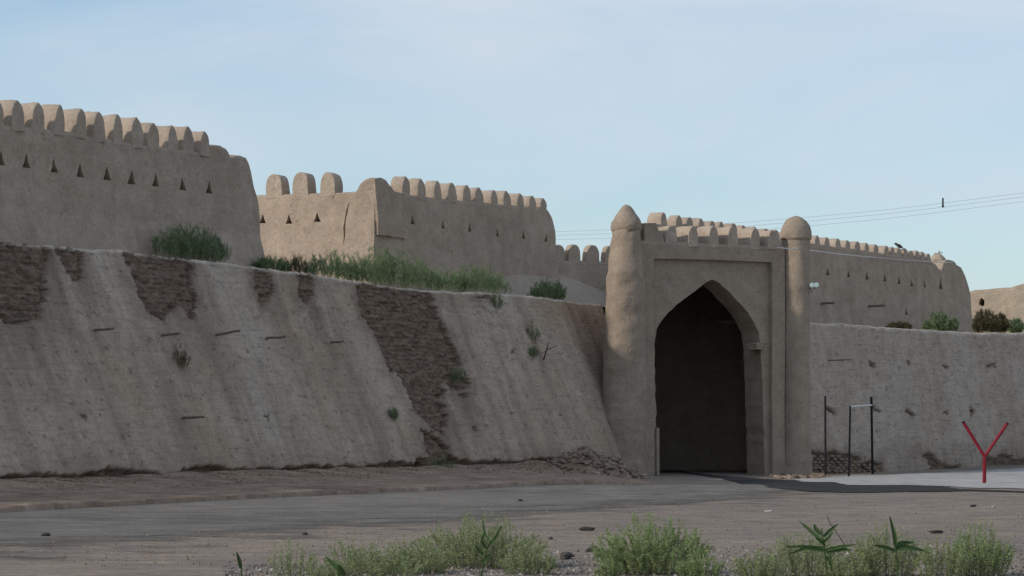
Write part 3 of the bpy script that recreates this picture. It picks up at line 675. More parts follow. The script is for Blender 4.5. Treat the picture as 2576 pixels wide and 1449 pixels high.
iv = hprism([FG.P(uA2, 0.5, 0), FG.P(uB2, 0.5, 0), B1_, A1_], -1.2, 6.0)
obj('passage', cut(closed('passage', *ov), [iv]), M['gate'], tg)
uu, zz = FG.hit(1905, 871, .1); obj('bracket', slab(FG, uu-0.20, uu+0.16, -0.16, 0.45, zz-0.10, zz+0.09, 5, 5, 4, 0.05), M['gate'], tg)
u0, z0 = FG.hit(1651, 1076, .17); obj('jamb_post', slab(FG, u0-0.03, u0+0.07, 0.10, 0.45, -0.3, z0, 3, 3, 12, 0.012), M['gate'], tg)
# stub of parapet by the left tower
st = [FG.hit(x, y, .1) for x, y in ((1618, 630), (1618, 562), (1648, 561), (1654, 580), (1664, 588), (1668, 612), (1668, 630))]
v, f = prisms(FG, [st], 0.03, 0.95); obj('parapet_stub', closed('parapet_stub', v, f), M['gate'], tg)
for xa, xb, y in ((1679, 1704, 566), (1733, 1757, 567), (1785, 1809, 568), (1834, 1858, 570), (1887, 1911, 571), (1934, 1956, 578)):
    (ua, z), (ub, _) = FG.hit(xa, y, 0), FG.hit(xb, y, 0)
    put_merlon(FG, tg, (ua+ub)/2-0.02, 0.0, zp, (ub-ua)*1.05, 0.85, z-zp)
def lathe(cx, cy, prof, seg=40, amp=0.02, seed=0.0, lean=(0, 0)):
    vs, fs = [], []; n = len(prof); zt = prof[-1][1]
    for r, z in prof:
        for k in range(seg):
            a = 2*math.pi*k/seg; x, y = math.cos(a)*r, math.sin(a)*r
            q = 1+ (amp*(fbm(x*2.2, y*2.2, z*1.6+seed)+0.5*nz3(x*6, y*6, z*6+seed)))/max(r, .12)
            vs.append((cx+x*q+lean[0]*(zt-z), cy+y*q+lean[1]*(zt-z), z))
    for j in range(n-1):
        for k in range(seg): fs.append((j*seg+k, j*seg+(k+1) % seg, (j+1)*seg+(k+1) % seg, (j+1)*seg+k))
    fs.append(tuple(range(seg-1, -1, -1))); fs.append(tuple(range((n-1)*seg, n*seg)))
    return closed('round_tower', vs, fs)
def dense(p, step=0.09):
    o = []
    for (r0, z0), (r1, z1) in zip(p, p[1:]):
        m = max(1, int(math.hypot(r1-r0, z1-z0)/step)); o += [(r0+(r1-r0)*i/m, z0+(z1-z0)*i/m) for i in range(m)]
    return o+[p[-1]]
def zpx(y, Y): return HC+(HOR-y)*Y/FPX
# left tower, conical cap
c = FG.P(-0.02, 0.1, 0); Y = c.y
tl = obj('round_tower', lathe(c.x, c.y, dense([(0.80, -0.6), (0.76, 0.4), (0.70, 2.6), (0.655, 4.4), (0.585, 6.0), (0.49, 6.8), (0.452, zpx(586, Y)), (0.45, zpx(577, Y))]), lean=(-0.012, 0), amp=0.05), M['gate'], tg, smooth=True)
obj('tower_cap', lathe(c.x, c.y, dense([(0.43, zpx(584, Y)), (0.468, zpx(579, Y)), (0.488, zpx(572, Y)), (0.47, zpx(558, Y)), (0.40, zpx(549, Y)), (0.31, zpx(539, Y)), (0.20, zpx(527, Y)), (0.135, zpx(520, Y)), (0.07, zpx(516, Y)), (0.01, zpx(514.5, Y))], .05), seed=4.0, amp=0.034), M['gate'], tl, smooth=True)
bpy.data.objects[tl.name]
# right tower, domed cap
c = FG.P(6.46, 0.1, 0); Y = c.y
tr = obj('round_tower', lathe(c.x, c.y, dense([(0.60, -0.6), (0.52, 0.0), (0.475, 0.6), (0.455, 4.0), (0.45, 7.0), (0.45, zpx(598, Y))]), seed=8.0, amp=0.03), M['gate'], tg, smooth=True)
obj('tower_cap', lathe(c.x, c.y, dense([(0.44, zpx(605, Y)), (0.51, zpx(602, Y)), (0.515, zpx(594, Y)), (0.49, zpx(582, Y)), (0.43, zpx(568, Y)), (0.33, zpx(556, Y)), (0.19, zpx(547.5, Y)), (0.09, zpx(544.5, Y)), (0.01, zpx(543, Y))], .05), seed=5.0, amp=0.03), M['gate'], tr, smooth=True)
for q in (tl, tr):                       # caps hang under their towers
    for ch in q.children: ch.matrix_parent_inverse = (Matrix.Translation(tg.location) @ q.matrix_parent_inverse).inverted()

# ------------------------------------------------------------------ far mud building at the right
FB = Frame(at(2436, 800, 140)[:2], FL.n)
tb = thing('mud_building', 'sunlit tan mud building with a dark hole, beyond the end of the fort wall', 'building', FB.P(1, 0, 5.3))
hb = [FB.hit(x, y) for x, y in ((2436, 733), (2450, 728), (2475, 727), (2500, 724), (2530, 722), (2548, 721))]
me = wall_body(FB, 0, hb[-1][0], 0, 3.0, 4.0, lambda u: float(np.interp(u, [a for a, _ in hb], [b for _, b in hb])), 40, 5, 24, 0.04, None, 0.06, 31.0)
hp = [FB.hit(x, y) for x, y in ((2462, 765), (2466, 752), (2471, 749), (2477, 757), (2476, 768), (2471, 771))]
obj('wall_body', cut(me, [prisms(FB, [hp], -1, 1.2)]), M['far'], tb)
FB2 = Frame(at(2540, 800, 134)[:2], FL.n)
hb = [FB2.hit(x, y) for x, y in ((2540, 723), (2555, 717), (2576, 712), (2640, 704), (2700, 706), (2850, 709))]
obj('side_block', wall_body(FB2, 0, hb[-1][0], 0, 4.0, 4.0, lambda u: float(np.interp(u, [a for a, _ in hb], [b for _, b in hb])), 30, 5, 24, 0.03, None, 0.05, 33.0), M['far'], tb)

# ------------------------------------------------------------------ small built things
def tubes(name, segs, mat, parent=None, seg=8):
    vs, fs = [], []
    for p, q, r0, r1 in segs:
        v, f = stick(p, q, r0, r1, 0, seg, 2); b = len(vs); vs += v; fs += [tuple(i+b for i in g) for g in f]
    return obj(name, closed(name, vs, fs), mat, parent, smooth=False)
# red Y shaped pipe support
B = ground_at(2476, 1217); Yd = B.y; J = at(2477, 1146, Yd)
ty = thing('forked_post', 'red painted steel Y-shaped forked post standing on the pale paving', 'post', B)
tubes('upright', [(B-Vector((0, 0, .2)), J, 0.052, 0.052)], M['red'], ty, 14)
for x, y in ((2424, 1063), (2533, 1066)):
    e = at(x, y, Yd); arm = tubes('fork_arm', [(J-Vector((0, 0, .03)), e, 0.046, 0.046)], M['red'], ty, 14)
    a2 = tubes('end_cap', [(e, e+(e-J).normalized()*0.035, 0.05, 0.05)], M['black'], None, 14)
    a2.parent = arm; a2.matrix_parent_inverse = (Matrix.Translation(ty.location) @ arm.matrix_parent_inverse).inverted()
# black post and pull-up bar
B = ground_at(2077, 1200); p1 = tubes('metal_post', [(B-Vector((0, 0, .25)), at(2076, 996, B.y), 0.036, 0.033)], M['black'], None, 10)
tag(p1, 'single thin black metal post standing nearest the gate, beside the exercise bar', 'post')
Bl, Br = ground_at(2135, 1200), ground_at(2195.5, 1193)
tp = thing('exercise_bar', 'black exercise frame of two posts joined by a pale horizontal bar', 'exercise bar', (Bl+Br)/2)
Tl, Tr = at(2139, 1021, Bl.y), at(2192, 998, Br.y)
tubes('post', [(Bl-Vector((0, 0, .25)), Tl, 0.034, 0.030)], M['black'], tp, 10)
tubes('post', [(Br-Vector((0, 0, .25)), Tr, 0.042, 0.042)], M['black'], tp, 10)
tubes('crossbar', [(Tl-Vector((0, 0, .02)), at(2193, 1019, Br.y), 0.024, 0.024)], M['white'], tp, 10)
# floodlights on the right tower
c = FG.P(6.46, 0.1, 0); cl = at(2047, 718, c.y-0.15)
tf = thing('floodlight', 'pair of pale floodlights on a bracket at the side of the domed gate tower', 'floodlight', cl)
tubes('bracket', [(at(2034, 727, c.y-0.2), at(2052, 725, c.y-0.35), 0.018, 0.018), (at(2041, 738, c.y-0.2), at(2041, 724, c.y-0.25), 0.022, 0.022)], M['steel'], tf)
for x in (2043, 2054):
    p = at(x, 717, c.y-0.40); hd = tubes('lamp_head', [(p+Vector((0, .13, .02)), p, 0.05, 0.085)], M['steel'], tf, 14)
    g = tubes('lens', [(p, p-Vector((0, .025, .003)), 0.08, 0.07)], M['lamp'], None, 14)
    g.parent = hd; g.matrix_parent_inverse = (Matrix.Translation(tf.location) @ hd.matrix_parent_inverse).inverted()
# wires
def wire(name, pts, r, mat, sag=0.0, n=24):
    vs, fs, seg = [], [], 5; P = []
    for (a, b) in zip(pts, pts[1:]):
        for i in range(n): t = i/n; P.append(a.lerp(b, t)-Vector((0, 0, sag*4*t*(1-t))))
    P.append(pts[-1])
    for p in P:
        for k in range(seg): an = 2*math.pi*k/seg; vs.append(p+Vector((0.3*math.cos(an)*r, math.cos(an)*r, math.sin(an)*r)))
    for i in range(len(P)-1):
        for k in range(seg): fs.append((i*seg+k, i*seg+(k+1) % seg, (i+1)*seg+(k+1) % seg, (i+1)*seg+k))
    return obj(name, closed(name, vs, fs), mat)
def wp(x, y): return at(x, y, 150-(x-1300)*0.018)
wl = 'grey overhead power wire crossing the sky above the right-hand fort wall'
wires = []
for o_, dy in ((0, 0), (1, 10), (2, 22)):
    pts = [wp(x, y+dy*(1.0 if x > 1500 else .9)) for x, y in ((1200, 590), (1400, 583), (1560, 577), (1750, 568), (1900, 557), (2060, 544), (2220, 529), (2372, 511), (2480, 497), (2576, 485), (2760, 462), (3500, 375), (4600, 270))]
    w_ = wire('overhead_wire', pts, 0.009, M['wire'], 0.0, 6); wires.append(tag(w_, ('uppermost', 'middle', 'lowest')[o_]+' of three thin grey overhead wires crossing the sky', 'wire', 'overhead wires in the sky'))
p = wp(2372, 511); ins = tubes('wire_spacer', [(p+Vector((0, 0, .24)), p-Vector((0, 0, .18)), 0.04, 0.04), (p-Vector((0, 0, .12)), p-Vector((0, 0, .20)), 0.06, 0.06)], M['black'])
tag(ins, 'short dark spacer clamped upright to the overhead wires in the sky', 'wire spacer')
ccap = FG.P(6.46, 0.1, 0)
cab = wire('pale_cable', [at(1955, 622, ccap.y-1.4), at(2010, 625, ccap.y-0.46), at(2045, 630, 91.5), FU.P(FU.hit(2200, 648)[0], -0.12, FU.hit(2200, 648)[1]), FU.P(FU.hit(2345, 659)[0], -0.1, FU.hit(2345, 659)[1]), FU.P(FU.hit(2398, 661)[0], -0.05, FU.hit(2398, 661)[1])], 0.016, M['cable'], 0.02, 10)
tag(cab, 'thin pale cable strung from the domed gate tower along the fort wall', 'cable')
# aerial behind the wall end
b = FU.P(FU.hit(2364, 650)[0], 2.2, 8.0); ta = thing('aerial', 'small grey aerial mast with a cross arm behind the worn end of the fort wall', 'aerial', b-Vector((0, 0, 3)))
tubes('mast', [(b-Vector((0, 0, 3)), at(2364, 630, b.y), 0.03, 0.025)], M['steel'], ta)
tubes('cross_arm', [(at(2350, 638, b.y), at(2372, 635, b.y), 0.015, 0.015)], M['steel'], ta)
# bird on a merlon
u, z = FU.hit(2272, 622); p = FU.P(u, 0.2, z)
bm = bmesh.new()
bmesh.ops.create_uvsphere(bm, u_segments=12, v_segments=8, radius=0.5, matrix=Matrix.Translation(p+Vector((0.02, 0, .06))) @ Matrix.Rotation(0.5, 4, 'Y') @ Matrix.Diagonal((0.30, 0.14, 0.15, 1)))
bmesh.ops.create_uvsphere(bm, u_segments=10, v_segments=6, radius=0.055, matrix=Matrix.Translation(p+Vector((-0.12, 0, .15))))
bmesh.ops.create_cone(bm, cap_ends=True, segments=6, radius1=0.02, radius2=0.002, depth=0.06, matrix=Matrix.Translation(p+Vector((-0.19, 0, .15))) @ Matrix.Rotation(-math.pi/2, 4, 'Y'))
bmesh.ops.create_cube(bm, size=1, matrix=Matrix.Translation(p+Vector((0.20, 0, -0.03))) @ Matrix.Rotation(0.55, 4, 'Y') @ Matrix.Diagonal((0.20, 0.07, 0.02, 1)))
for s in (-.03, .03): bmesh.ops.create_cone(bm, cap_ends=True, segments=5, radius1=0.008, radius2=0.008, depth=0.12, matrix=Matrix.Translation(p+Vector((0.0, s, -0.04))))
me = bpy.data.meshes.new('bird'); bm.to_mesh(me); bm.free(); tag(obj('bird', me, M['rock'], smooth=True), 'small dark bird perched on a merlon of the receding fort wall', 'bird')

# ------------------------------------------------------------------ stones, rubble, gravel
def rockmesh(sd, flat=0.7):
    bm = bmesh.new(); bmesh.ops.create_icosphere(bm, subdivisions=2, radius=0.5)
    for v in bm.verts:
        q = noise.noise_vector(v.co*2.1+Vector((sd*7.3, 0, 0)))*0.20 + noise.noise_vector(v.co*5+Vector((sd*3.3, 0, 0)))*0.05
        v.co += q; v.co.z *= flat
    me = bpy.data.meshes.new('stone'); bm.to_mesh(me); bm.free(); return me
def rocklow(sd, flat=0.7):
    bm = bmesh.new(); bmesh.ops.create_icosphere(bm, subdivisions=1, radius=0.5)
    for v in bm.verts:
        v.co += noise.noise_vector(v.co*2.3+Vector((sd*7.3, 1, 0)))*0.26; v.co.z *= flat
    me = bpy.data.meshes.new('stone'); bm.to_mesh(me); bm.free(); return me
stones = [rocklow(i) for i in range(10)]
for s in stones: s.materials.append(M['stone'])
hc = ground_at(1560, 1183); hc = FL.P(FL.hit(1478, 1170, -0.9)[0], -0.9, 0); base = gz(hc.x, hc.y)
th = thing('rubble_heap', 'heap of broken earth rubble at the foot of the left gate tower', 'rubble', (hc.x, hc.y, base))
RX, RY, RH = 1.75, 1.6, 0.72
def heap_z(x, y): 
    r = math.hypot(x/RX, y/RY); return RH*max(0, 1-r)**0.8*(1+0.3*nz3(x*1.2, y*1.2, 2))
vs = []; m_ = 26
for j in range(m_+1):
    for i in range(m_+1):
        x, y = (i/m_*2-1)*RX*1.25, (j/m_*2-1)*RY*1.25; vs.append((hc.x+x, hc.y+y, gz(hc.x+x, hc.y+y)-0.06+heap_z(x, y)*1.08+0.04*fbm(x*3, y*3, 1)))
obj('earth_mound', mesh('earth_mound', vs, [(j*(m_+1)+i, j*(m_+1)+i+1, (j+1)*(m_+1)+i+1, (j+1)*(m_+1)+i) for j in range(m_) for i in range(m_)]), M['verge'], th, smooth=True)
for i in range(290):
    a = rnd.uniform(0, 6.283); r = rnd.random()**0.6*1.1; x, y = math.cos(a)*r*RX, math.sin(a)*r*RY
    if y > 0.7: y *= -0.6
    s = rnd.uniform(0.07, 0.19)*(1.3-0.4*r)
    o = obj('stone', stones[rnd.randrange(10)], None, th, (hc.x+x, hc.y+y, gz(hc.x+x, hc.y+y)+heap_z(x, y)+s*0.12))
    o.scale = (s*1.25, s, s); o.rotation_euler = (rnd.uniform(-.5, .5), rnd.uniform(-.5, .5), rnd.uniform(0, 6))
gb = ground_at(1985, 1197)
tr2 = thing('rubble_heap', 'low scatter of fallen bricks and stones at the foot of the domed tower', 'rubble', gb)
for i in range(150):
    px = rnd.uniform(1925, 2085); py = rnd.uniform(1183, 1206) + (px-1925)*0.0; p = ground_at(px, max(py, 1188)); k = max(0, 1190-py)
    s = rnd.uniform(0.06, 0.19)
    o = obj('stone', stones[rnd.randrange(10)], None, tr2, (p.x, p.y, p.z+s*0.2+k*0.010)); o.scale = (s*1.7, s, s*.8); o.rotation_euler = (rnd.uniform(-.3, .3), rnd.uniform(-.3, .3), rnd.uniform(0, 6))
rocks = [rockmesh(i, 0.62) for i in range(6)]
def lone(px, py, s, mat, label, sx=1.4, cat='stone'):
    p = ground_at(px, py); me = rocks[rnd.randrange(6)].copy(); me.materials.append(M[mat])
    o = obj('loose_stone', me, None, None, (p.x, p.y, p.z+s*0.22), smooth=False); o.scale = (s*sx, s, s); o.rotation_euler = (0, 0, rnd.uniform(0, 6)); tag(o, label, cat)
lone(115, 1350, 0.10, 'rock', 'small dark stone alone on the grey road opposite the forked timber peg')
lone(768, 1346, 0.08, 'rock', 'flat dark stone on the grey road just behind the sparse weeds', 1.9)
lone(1308, 1262, 0.10, 'rock', 'small dark stone on the road in front of the big eroded gash', 1.8)
lone(1693, 1183, 0.16, 'pale_rock', 'pale stone lying at the threshold of the arched gate')
lone(1478, 1335, 0.10, 'rock', 'dark clod at the edge of the road between two leafy weed clumps', 2.2)
lone(1493, 1388, 0.13, 'rock', 'largest dark clod of earth, in the gap between two leafy weed clumps', 1.3)
lone(1425, 1406, 0.15, 'rock', 'broad dark clod beside the gravel between two leafy weed clumps', 2.4)
lone(1385, 1357, 0.07, 'rock', 'small upright dark clod just behind the greyish feathery weed clump', 0.8)
lone(2448, 1275, 0.08, 'rock', 'small dark stone on the brown soil in front of the red forked post', 1.9)
lone(2355, 1342, 0.09, 'rock', 'small dark clod lying between the broad-leaved weeds on brown soil', 2.0)
lone(2500, 1277, 0.06, 'pale_rock', 'tiny pale pebble on the brown soil below the red forked post', 1.3)
lone(1933, 1288, 0.06, 'pale_rock', 'tiny pale flake on the bare soil in front of the gate', 2.2)
lone(1255, 1428, 0.09, 'timber', 'short brown broken brick lying in the gravel under the weeds', 2.2)
# gravel in the foreground and crumbs along the rampart foot: too many to count
def scatter(name, n, pick, mat, label, smin, smax):
    base_v = [(0.5, 0, 0), (-0.2, 0.45, 0), (-0.3, -0.4, 0), (0.05, 0.03, 0.45), (0.02, -0.02, -0.3)]
    tri = [(0, 1, 3), (1, 2, 3), (2, 0, 3), (1, 0, 4), (2, 1, 4), (0, 2, 4)]
    vs, fs = [], []
    for i in range(n):
        p = pick(); s = smin+(smax-smin)*rnd.random()**3; a = rnd.uniform(0, 6.283); ca, sa = math.cos(a), math.sin(a); b = len(vs)
        for x, y, z in base_v:
            x *= rnd.uniform(.6, 1.5); y *= rnd.uniform(.6, 1.5); z *= rnd.uniform(.6, 1.5); vs.append((p.x+(x*ca-y*sa)*s, p.y+(x*sa+y*ca)*s, p.z+z*s+s*0.1))
        fs += [tuple(k+b for k in t_) for t_ in tri]
    return tag(obj(name, closed(name, vs, fs), mat), label, 'gravel', kind='stuff')
def fg_edge(px): return 1408-28*ss(px, 1250, 1500)-12*ss(px, 2050, 2300)+14*ss(px, 1000, 700)
def pick_fg():
    px = rnd.uniform(560, 2620); e = fg_edge(px)+8*nz3(px*0.01, 0, 0); return ground_at(px, min(1475, e+(1480-e)*rnd.random()**0.8))
scatter('gravel', 13000, pick_fg, M['gravel'], 'loose grey gravel spread under the weeds', 0.008, 0.055)
def pick_foot():
    u = rnd.uniform(-1, 26); p = FL.P(u, -(0.1+2.6*rnd.random()**2.2), 0); d = -((p.xy-FL.o).dot(-FL.n))
    return Vector((p.x, p.y, gz(p.x, p.y)+0.10+0.20*math.exp(-max(0, d)/1.3)*1.0))
scatter('rubble_crumbs', 2600, pick_foot, M['verge'], 'crumbled earth lumps along the foot of the sloping rampart', 0.012, 0.10)
def pick_road():
    px = rnd.uniform(0, 2576); return ground_at(px, 1235+190*rnd.random())
scatter('road_grit', 6000, pick_road, M['stone'], 'fine grit strewn over the road and bare soil', 0.008, 0.042)

# ------------------------------------------------------------------ plants
def blade(vs, fs, p, d, ln, wd, up=Vector((0, 0, 1)), bend=0.0, n=1):
    s = d.cross(Vector((rnd.uniform(-1, 1), rnd.uniform(-1, 1), rnd.uniform(-1, 1)))).normalized()*wd*0.5
    b = len(vs); q = p+d*ln
    m = p.lerp(q, .45)
    vs += [p, m+s, q, m-s]; fs.append((b, b+1, b+2, b+3))
def shrub(name, label, cat, pos, wid, hgt, dep, nst, nlf, lf, leafm, stemm, group=None, ll=0.05, lw=0.012, spread=0.5, lean=Vector((0, 0, 0)), upright=0.6, start=0.15, ax=None):
    ex = Vector((ax.x, ax.y, 0)) if ax else Vector((1, 0, 0)); ey = Vector((-ex.y, ex.x, 0))
    r = thing(name, label, cat, pos, group); fv, ff, sv, sf = [], [], [], []
    for i in range(nst):
        a = rnd.uniform(0, 6.283); rr = math.sqrt(rnd.random())
        root = Vector(pos)+ex*(math.cos(a)*rr*wid*0.5*(1-spread*0.8))+ey*(math.sin(a)*rr*dep*0.5*(1-spread*.8))-Vector((0, 0, 0.03))
        tip = Vector(pos)+ex*(math.cos(a)*rr*wid*0.5)+ey*(math.sin(a)*rr*dep*0.5)+Vector((0, 0, hgt*(1-0.55*rr*rr)*rnd.uniform(.55, 1.08)))+lean*hgt
        ctl = root.lerp(tip, .5)+Vector((rnd.uniform(-.1, .1)*wid, rnd.uniform(-.1, .1)*dep, hgt*0.10))
        pts = [(root*(1-t)+ctl*t)*(1-t)+(ctl*(1-t)+tip*t)*t for t in (0, .25, .5, .75, 1)]
        for k in range(4):
            b = len(sv); w = 0.006*(1-k*0.2)*max(.6, lf); A, Bq = pts[k], pts[k+1]; o = Vector((w, w*.5, 0)); o2 = Vector((-w*.4, w, 0))
            sv += [A-o*.6, A+o*.6, Bq+o*.4, Bq-o*.4]; sf.append((b, b+1, b+2, b+3))
        for k in range(nlf):
            t = start+(1-start)*rnd.random()**0.8; t = min(.999, t); k0 = min(3, int(t*4)); f = t*4-k0; p = pts[k0].lerp(pts[k0+1], f)
            ax = (pts[k0+1]-pts[k0]).normalized()
            d = (ax*upright+Vector((rnd.gauss(0, 1), rnd.gauss(0, 1), rnd.gauss(0.25, .8)))*0.55).normalized()
            blade(fv, ff, p, d, ll*rnd.uniform(.5, 1.4), lw*rnd.uniform(.7, 1.3))
    tag(obj('stems', mesh('stems', sv, sf), M[stemm], r), kind='stuff'); tag(obj('foliage', mesh('foliage', fv, ff), M[leafm], r), kind='stuff')
    return r
def ledge(px, py, off=0.35, F=FL, b=BL):
    zt = F.hit(px, py, 0, b); u = F.hit(px, py, b*zt[1]+off)[0]; z = (ztopL if F is FL else ztopR)(u); return F.P(u, b*z+off, z-0.03)
for px, py, wpx, hpx, lab, ns in ((482, 655, 150, 82, 'tall feathery green shrub on the ledge below the long crenellated wall', 120),
        (682, 676, 60, 32, 'low grassy shrub at the gap between the two left fort walls', 50),
        (742, 684, 60, 44, 'thin yellowing shrub against the foot of the sunlit cracked wall', 30),
        (835, 697, 130, 62, 'spreading green shrub under the sunlit cracked wall, before its corner', 90),
        (985, 722, 215, 88, 'widest dense green shrub on the ledge, at the raised corner of the fort wall', 200),
        (1130, 735, 90, 55, 'small green shrub joined to the widest ledge shrub on its gate side', 60),
        (1205, 738, 150, 62, 'loose dark green shrub on the ledge beneath the narrow loopholes', 100),
        (1382, 752, 84, 46, 'compact dark green shrub at the end of the ledge near the earth slope', 90)):
    p = ledge(px, py, 0.45); s = p.y/FPX
    shrub('ledge_shrub', lab, 'shrub', p, wpx*s*1.1/0.46, hpx*s*1.18, 0.6, int(ns*1.25), 40, .7, 'leaf_dry' if 'yellowing' in lab else 'leaf_dark', 'stem', 'shrubs on the rampart ledge', ll=0.15, lw=0.011, upright=1.3, spread=0.15, ax=FL.d)
def face(px, py, F=FL, b=BL): u, z = F.hit(px, py, 0, b); return F.P(u, b*z-0.02, z)
for px, py, wpx, hpx, lab, lm in ((1248, 778, 36, 44, 'tuft hanging just below the rampart top, under the loose ledge shrub', 'leaf_dark'),
        (1338, 862, 52, 52, 'bushy tuft growing out of the smooth rampart face near the gate', 'leaf_dark'),
        (1340, 900, 34, 30, 'small lower tuft under the bushy tuft on the smooth rampart face', 'leaf_dark'),
        (452, 930, 56, 70, 'sparse grey-green tuft below a timber peg on the rampart face', 'leaf_dry'),
        (1152, 962, 52, 40, 'green tuft at the lower tip of the big eroded gash', 'leaf_dark'),
        (987, 1056, 24, 36, 'small upright tuft on the plaster left of the gash tail', 'leaf_dark'),
        (1100, 1192, 90, 52, 'green weeds in the eroded hollow at the rampart foot', 'leaf_dark')):
    p = face(px, py); s = p.y/FPX
    shrub('wall_tuft', lab, 'plant', p, wpx*s, hpx*s, 0.35, 26, 26, .6, lm, 'stem', 'tufts growing on the rampart face', ll=0.085, lw=0.011, upright=.9)
p = face(1366, 905); dw_ = thing('dead_branch', 'dark dead branch with crossed twigs sticking out of the rampart face', 'branch', p); s = p.y/FPX
o3 = Vector((0.10, -0.22, 0))
tubes('twig', [(p, at(1372, 862, p.y)+o3, .028, .012), (at(1370, 880, p.y)+o3*.7, at(1390, 870, p.y)+o3*1.5, .016, .006), (at(1369, 884, p.y)+o3*.6, at(1346, 892, p.y)+o3, .014, .006), (at(1371, 872, p.y)+o3, at(1362, 866, p.y)+o3, .012, .005)], M['stem_brown'], dw_, 6)
for px, py, wpx, hpx, lab, lm in ((2368, 832, 95, 48, 'dark leafy shrub on the ledge under the worn buttress', 'leaf_dark'),
        (2262, 826, 60, 20, 'faint low plants on the ledge before the dark leafy shrub', 'leaf_dry'),
        (2478, 836, 62, 58, 'olive rounded bush in front of the far mud building', 'leaf_dry'),
        (2515, 836, 46, 46, 'brownish bush beside the olive bush at the far mud building', 'leaf_dry'),
        (2556, 834, 44, 34, 'dark green low bush at the side block of the far mud building', 'leaf_dark')):
    p = ledge(px, py, 1.2, FR, BR); s = p.y/FPX
    shrub('ledge_shrub', lab, 'shrub', p, wpx*s, hpx*s*1.1, 0.9, 90, 60, 1, lm, 'stem', 'shrubs above the right rampart', ll=0.13, lw=0.022, upright=.8, spread=.4)
# foreground weeds
fgw = [(960, 1450, 210, 62, 'low sprawling weed between the loose tall-stemmed weed and the medium clump', 60, 90, 'leaf_weed'),
 (1330, 1446, 130, 80, 'feathery outer skirt of weed beside the broad dark clod', 50, 100, 'leaf_weed'),
 (1760, 1452, 110, 70, 'low bright weed leaning against the dense green clump on its reed side', 40, 100, 'leaf_bright'),
 (2120, 1456, 120, 60, 'low weed at the root of the leaning bare cane', 40, 90, 'leaf_weed'),
 (830, 1456, 110, 50, 'low thin weed in front of the straggling weed', 26, 80, 'leaf_weed'),
 (1205, 1428, 300, 132, 'wide greyish feathery weed clump crossed by a dark curled stalk', 130, 190, 'leaf_weed'),
 (1040, 1442, 190, 88, 'medium weed clump joined to the wide greyish clump', 70, 150, 'leaf_weed'),
 (900, 1448, 150, 110, 'loose tall-stemmed weed over the grey road edge', 34, 110, 'leaf_weed'),
 (735, 1452, 130, 95, 'thin straggling weed next to a single dark reed shoot', 24, 100, 'leaf_weed'),
 (1640, 1446, 265, 150, 'dense bright green rounded weed clump between gravel patches', 150, 210, 'leaf_bright'),
 (1530, 1452, 60, 50, 'small bright sprig at the foot of the dense green clump', 20, 90, 'leaf_bright'),
 (1905, 1456, 130, 70, 'low grey-green weed between the dense clump and the tall reed', 50, 110, 'leaf_weed'),
 (2030, 1452, 190, 120, 'grey-green weed clump surrounding the tall reed plant', 75, 130, 'leaf_weed'),
 (2225, 1452, 180, 132, 'grey-green weed clump surrounding the reed with one upright leaf', 85, 140, 'leaf_weed'),
 (2370, 1455, 130, 110, 'thin pale weed between the upright-leaf reed and a yellowish clump', 46, 120, 'leaf_weed'),
 (2465, 1450, 150, 135, 'tall yellowish-green weed clump at the far end of the gravel', 80, 150, 'leaf_bright')]
for px, py, wpx, hpx, lab, ns, nl, lm in fgw:
    p = ground_at(px, py); s = p.y/FPX
    shrub('weed_clump', lab, 'weed', p, wpx*s*1.2, hpx*s*1.05, wpx*s*0.8, int(ns*1.7), int(nl*.62), .3, lm, 'stem', 'weeds in the foreground', ll=0.027, lw=0.0062, upright=.25, spread=.42, start=.12)
def ribbon(vs, fs, pts, w, fold=0.25):
    pts = [Vector(p) for p in pts]; n = len(pts)
    for i, p in enumerate(pts):
        t = i/(n-1); d = (pts[min(i+1, n-1)]-pts[max(i-1, 0)]).normalized(); s = d.cross(Vector((0, -1, 0.2))).normalized()*w*0.5*math.sin(math.pi*min(.97, .18+.82*t))**.7
        vs += [p-s, p+Vector((0, w*fold, 0)), p+s]
    b = len(vs)-3*n
    for i in range(n-1):
        for k in range(2): fs.append((b+i*3+k, b+i*3+k+1, b+i*3+k+4, b+i*3+k+3))
def reed(label, root, stems, leaves, wpx=9):
    p0 = ground_at(root[0], 1482); Y = p0.y; s = Y/FPX; r = thing('reed_plant', label, 'reed', p0, 'broad-leaved reeds among the weeds')
    if stems: tubes('stalk', [((p0-Vector((0, 0, .05))) if i == 0 else at(*a, Y), at(*b_, Y), .010, .006) for i, (a, b_) in enumerate(stems)], M['leaf_reed'], r, 5)
    for j, pl in enumerate(leaves):
        vs, fs = [], []; dy = rnd.uniform(-.2, .2); pts = []
        for i in range(len(pl)-1):
            for q in range(4): t = q/4; pts.append(at(pl[i][0]*(1-t)+pl[i+1][0]*t, pl[i][1]*(1-t)+pl[i+1][1]*t, Y+dy*(i+t)/len(pl)))
        pts.append(at(*pl[-1], Y+dy)); ribbon(vs, fs, pts, wpx*s*rnd.uniform(.8, 1.2)); obj('leaf', mesh('leaf', vs, fs), M['leaf_reed'], r)
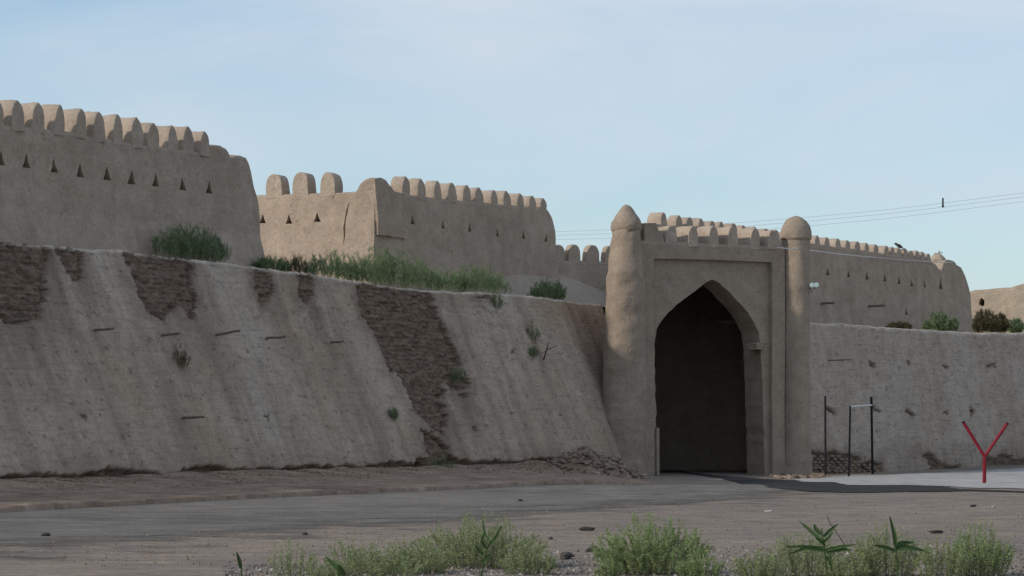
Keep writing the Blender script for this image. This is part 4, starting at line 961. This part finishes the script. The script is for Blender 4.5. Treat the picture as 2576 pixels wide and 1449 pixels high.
reed('tall reed with several crossed drooping leaves at the road edge', (2084, 1449), [((2084, 1449), (2076, 1395)), ((2076, 1395), (2066, 1330))],
     [[(2070, 1362), (2045, 1340), (2010, 1310)], [(2075, 1385), (2030, 1378), (1985, 1394)], [(2075, 1378), (2020, 1375), (1975, 1376)], [(2075, 1385), (2110, 1376), (2155, 1370)], [(2080, 1390), (2120, 1382), (2140, 1384)], [(2072, 1350), (2088, 1335), (2108, 1318)], [(2066, 1345), (2052, 1330), (2048, 1318)], [(2070, 1365), (2086, 1352), (2096, 1338)], [(2078, 1400), (2090, 1412), (2094, 1440)], [(2076, 1372), (2060, 1358), (2050, 1352)]])
reed('reed with one broad upright leaf and dry horizontal leaves', (2262, 1449), [((2262, 1449), (2254, 1390)), ((2254, 1390), (2250, 1360))],
     [[(2253, 1375), (2250, 1345), (2238, 1298)], [(2252, 1385), (2225, 1376), (2195, 1372)], [(2253, 1380), (2280, 1376), (2328, 1386)], [(2253, 1372), (2270, 1366), (2300, 1364)]], 11)
reed('single short dark reed shoot among the thin straggling weeds', (612, 1449), [((612, 1449), (606, 1420))], [[(606, 1430), (602, 1410), (595, 1388)]], 9)
reed('dark leaning reed shoot in the medium weed clump', (860, 1452), [((868, 1452), (850, 1430))], [[(862, 1446), (845, 1425), (820, 1400)], [(866, 1448), (858, 1432), (848, 1420)]], 12)
reed('dark curled leafy stalk rising from the wide greyish weed clump', (1200, 1430), [((1205, 1432), (1225, 1380)), ((1225, 1380), (1262, 1325))],
     [[(1235, 1365), (1222, 1345), (1212, 1302)], [(1230, 1372), (1250, 1350), (1260, 1322)], [(1225, 1382), (1212, 1362), (1218, 1340)], [(1216, 1395), (1205, 1385), (1195, 1370)], [(1210, 1415), (1228, 1400), (1240, 1392)]], 7)
p = ground_at(2168, 1430); q = at(2080, 1298, p.y-0.1)
tag(obj('dry_cane', closed('dry_cane', *stick(p-Vector((0, 0, .05)), q, .009, .005, .02, 6, 8)), M['stem_brown']), 'thin bare dark cane leaning between two broad-leaved reeds', 'cane')
sc.render.engine = 'CYCLES'
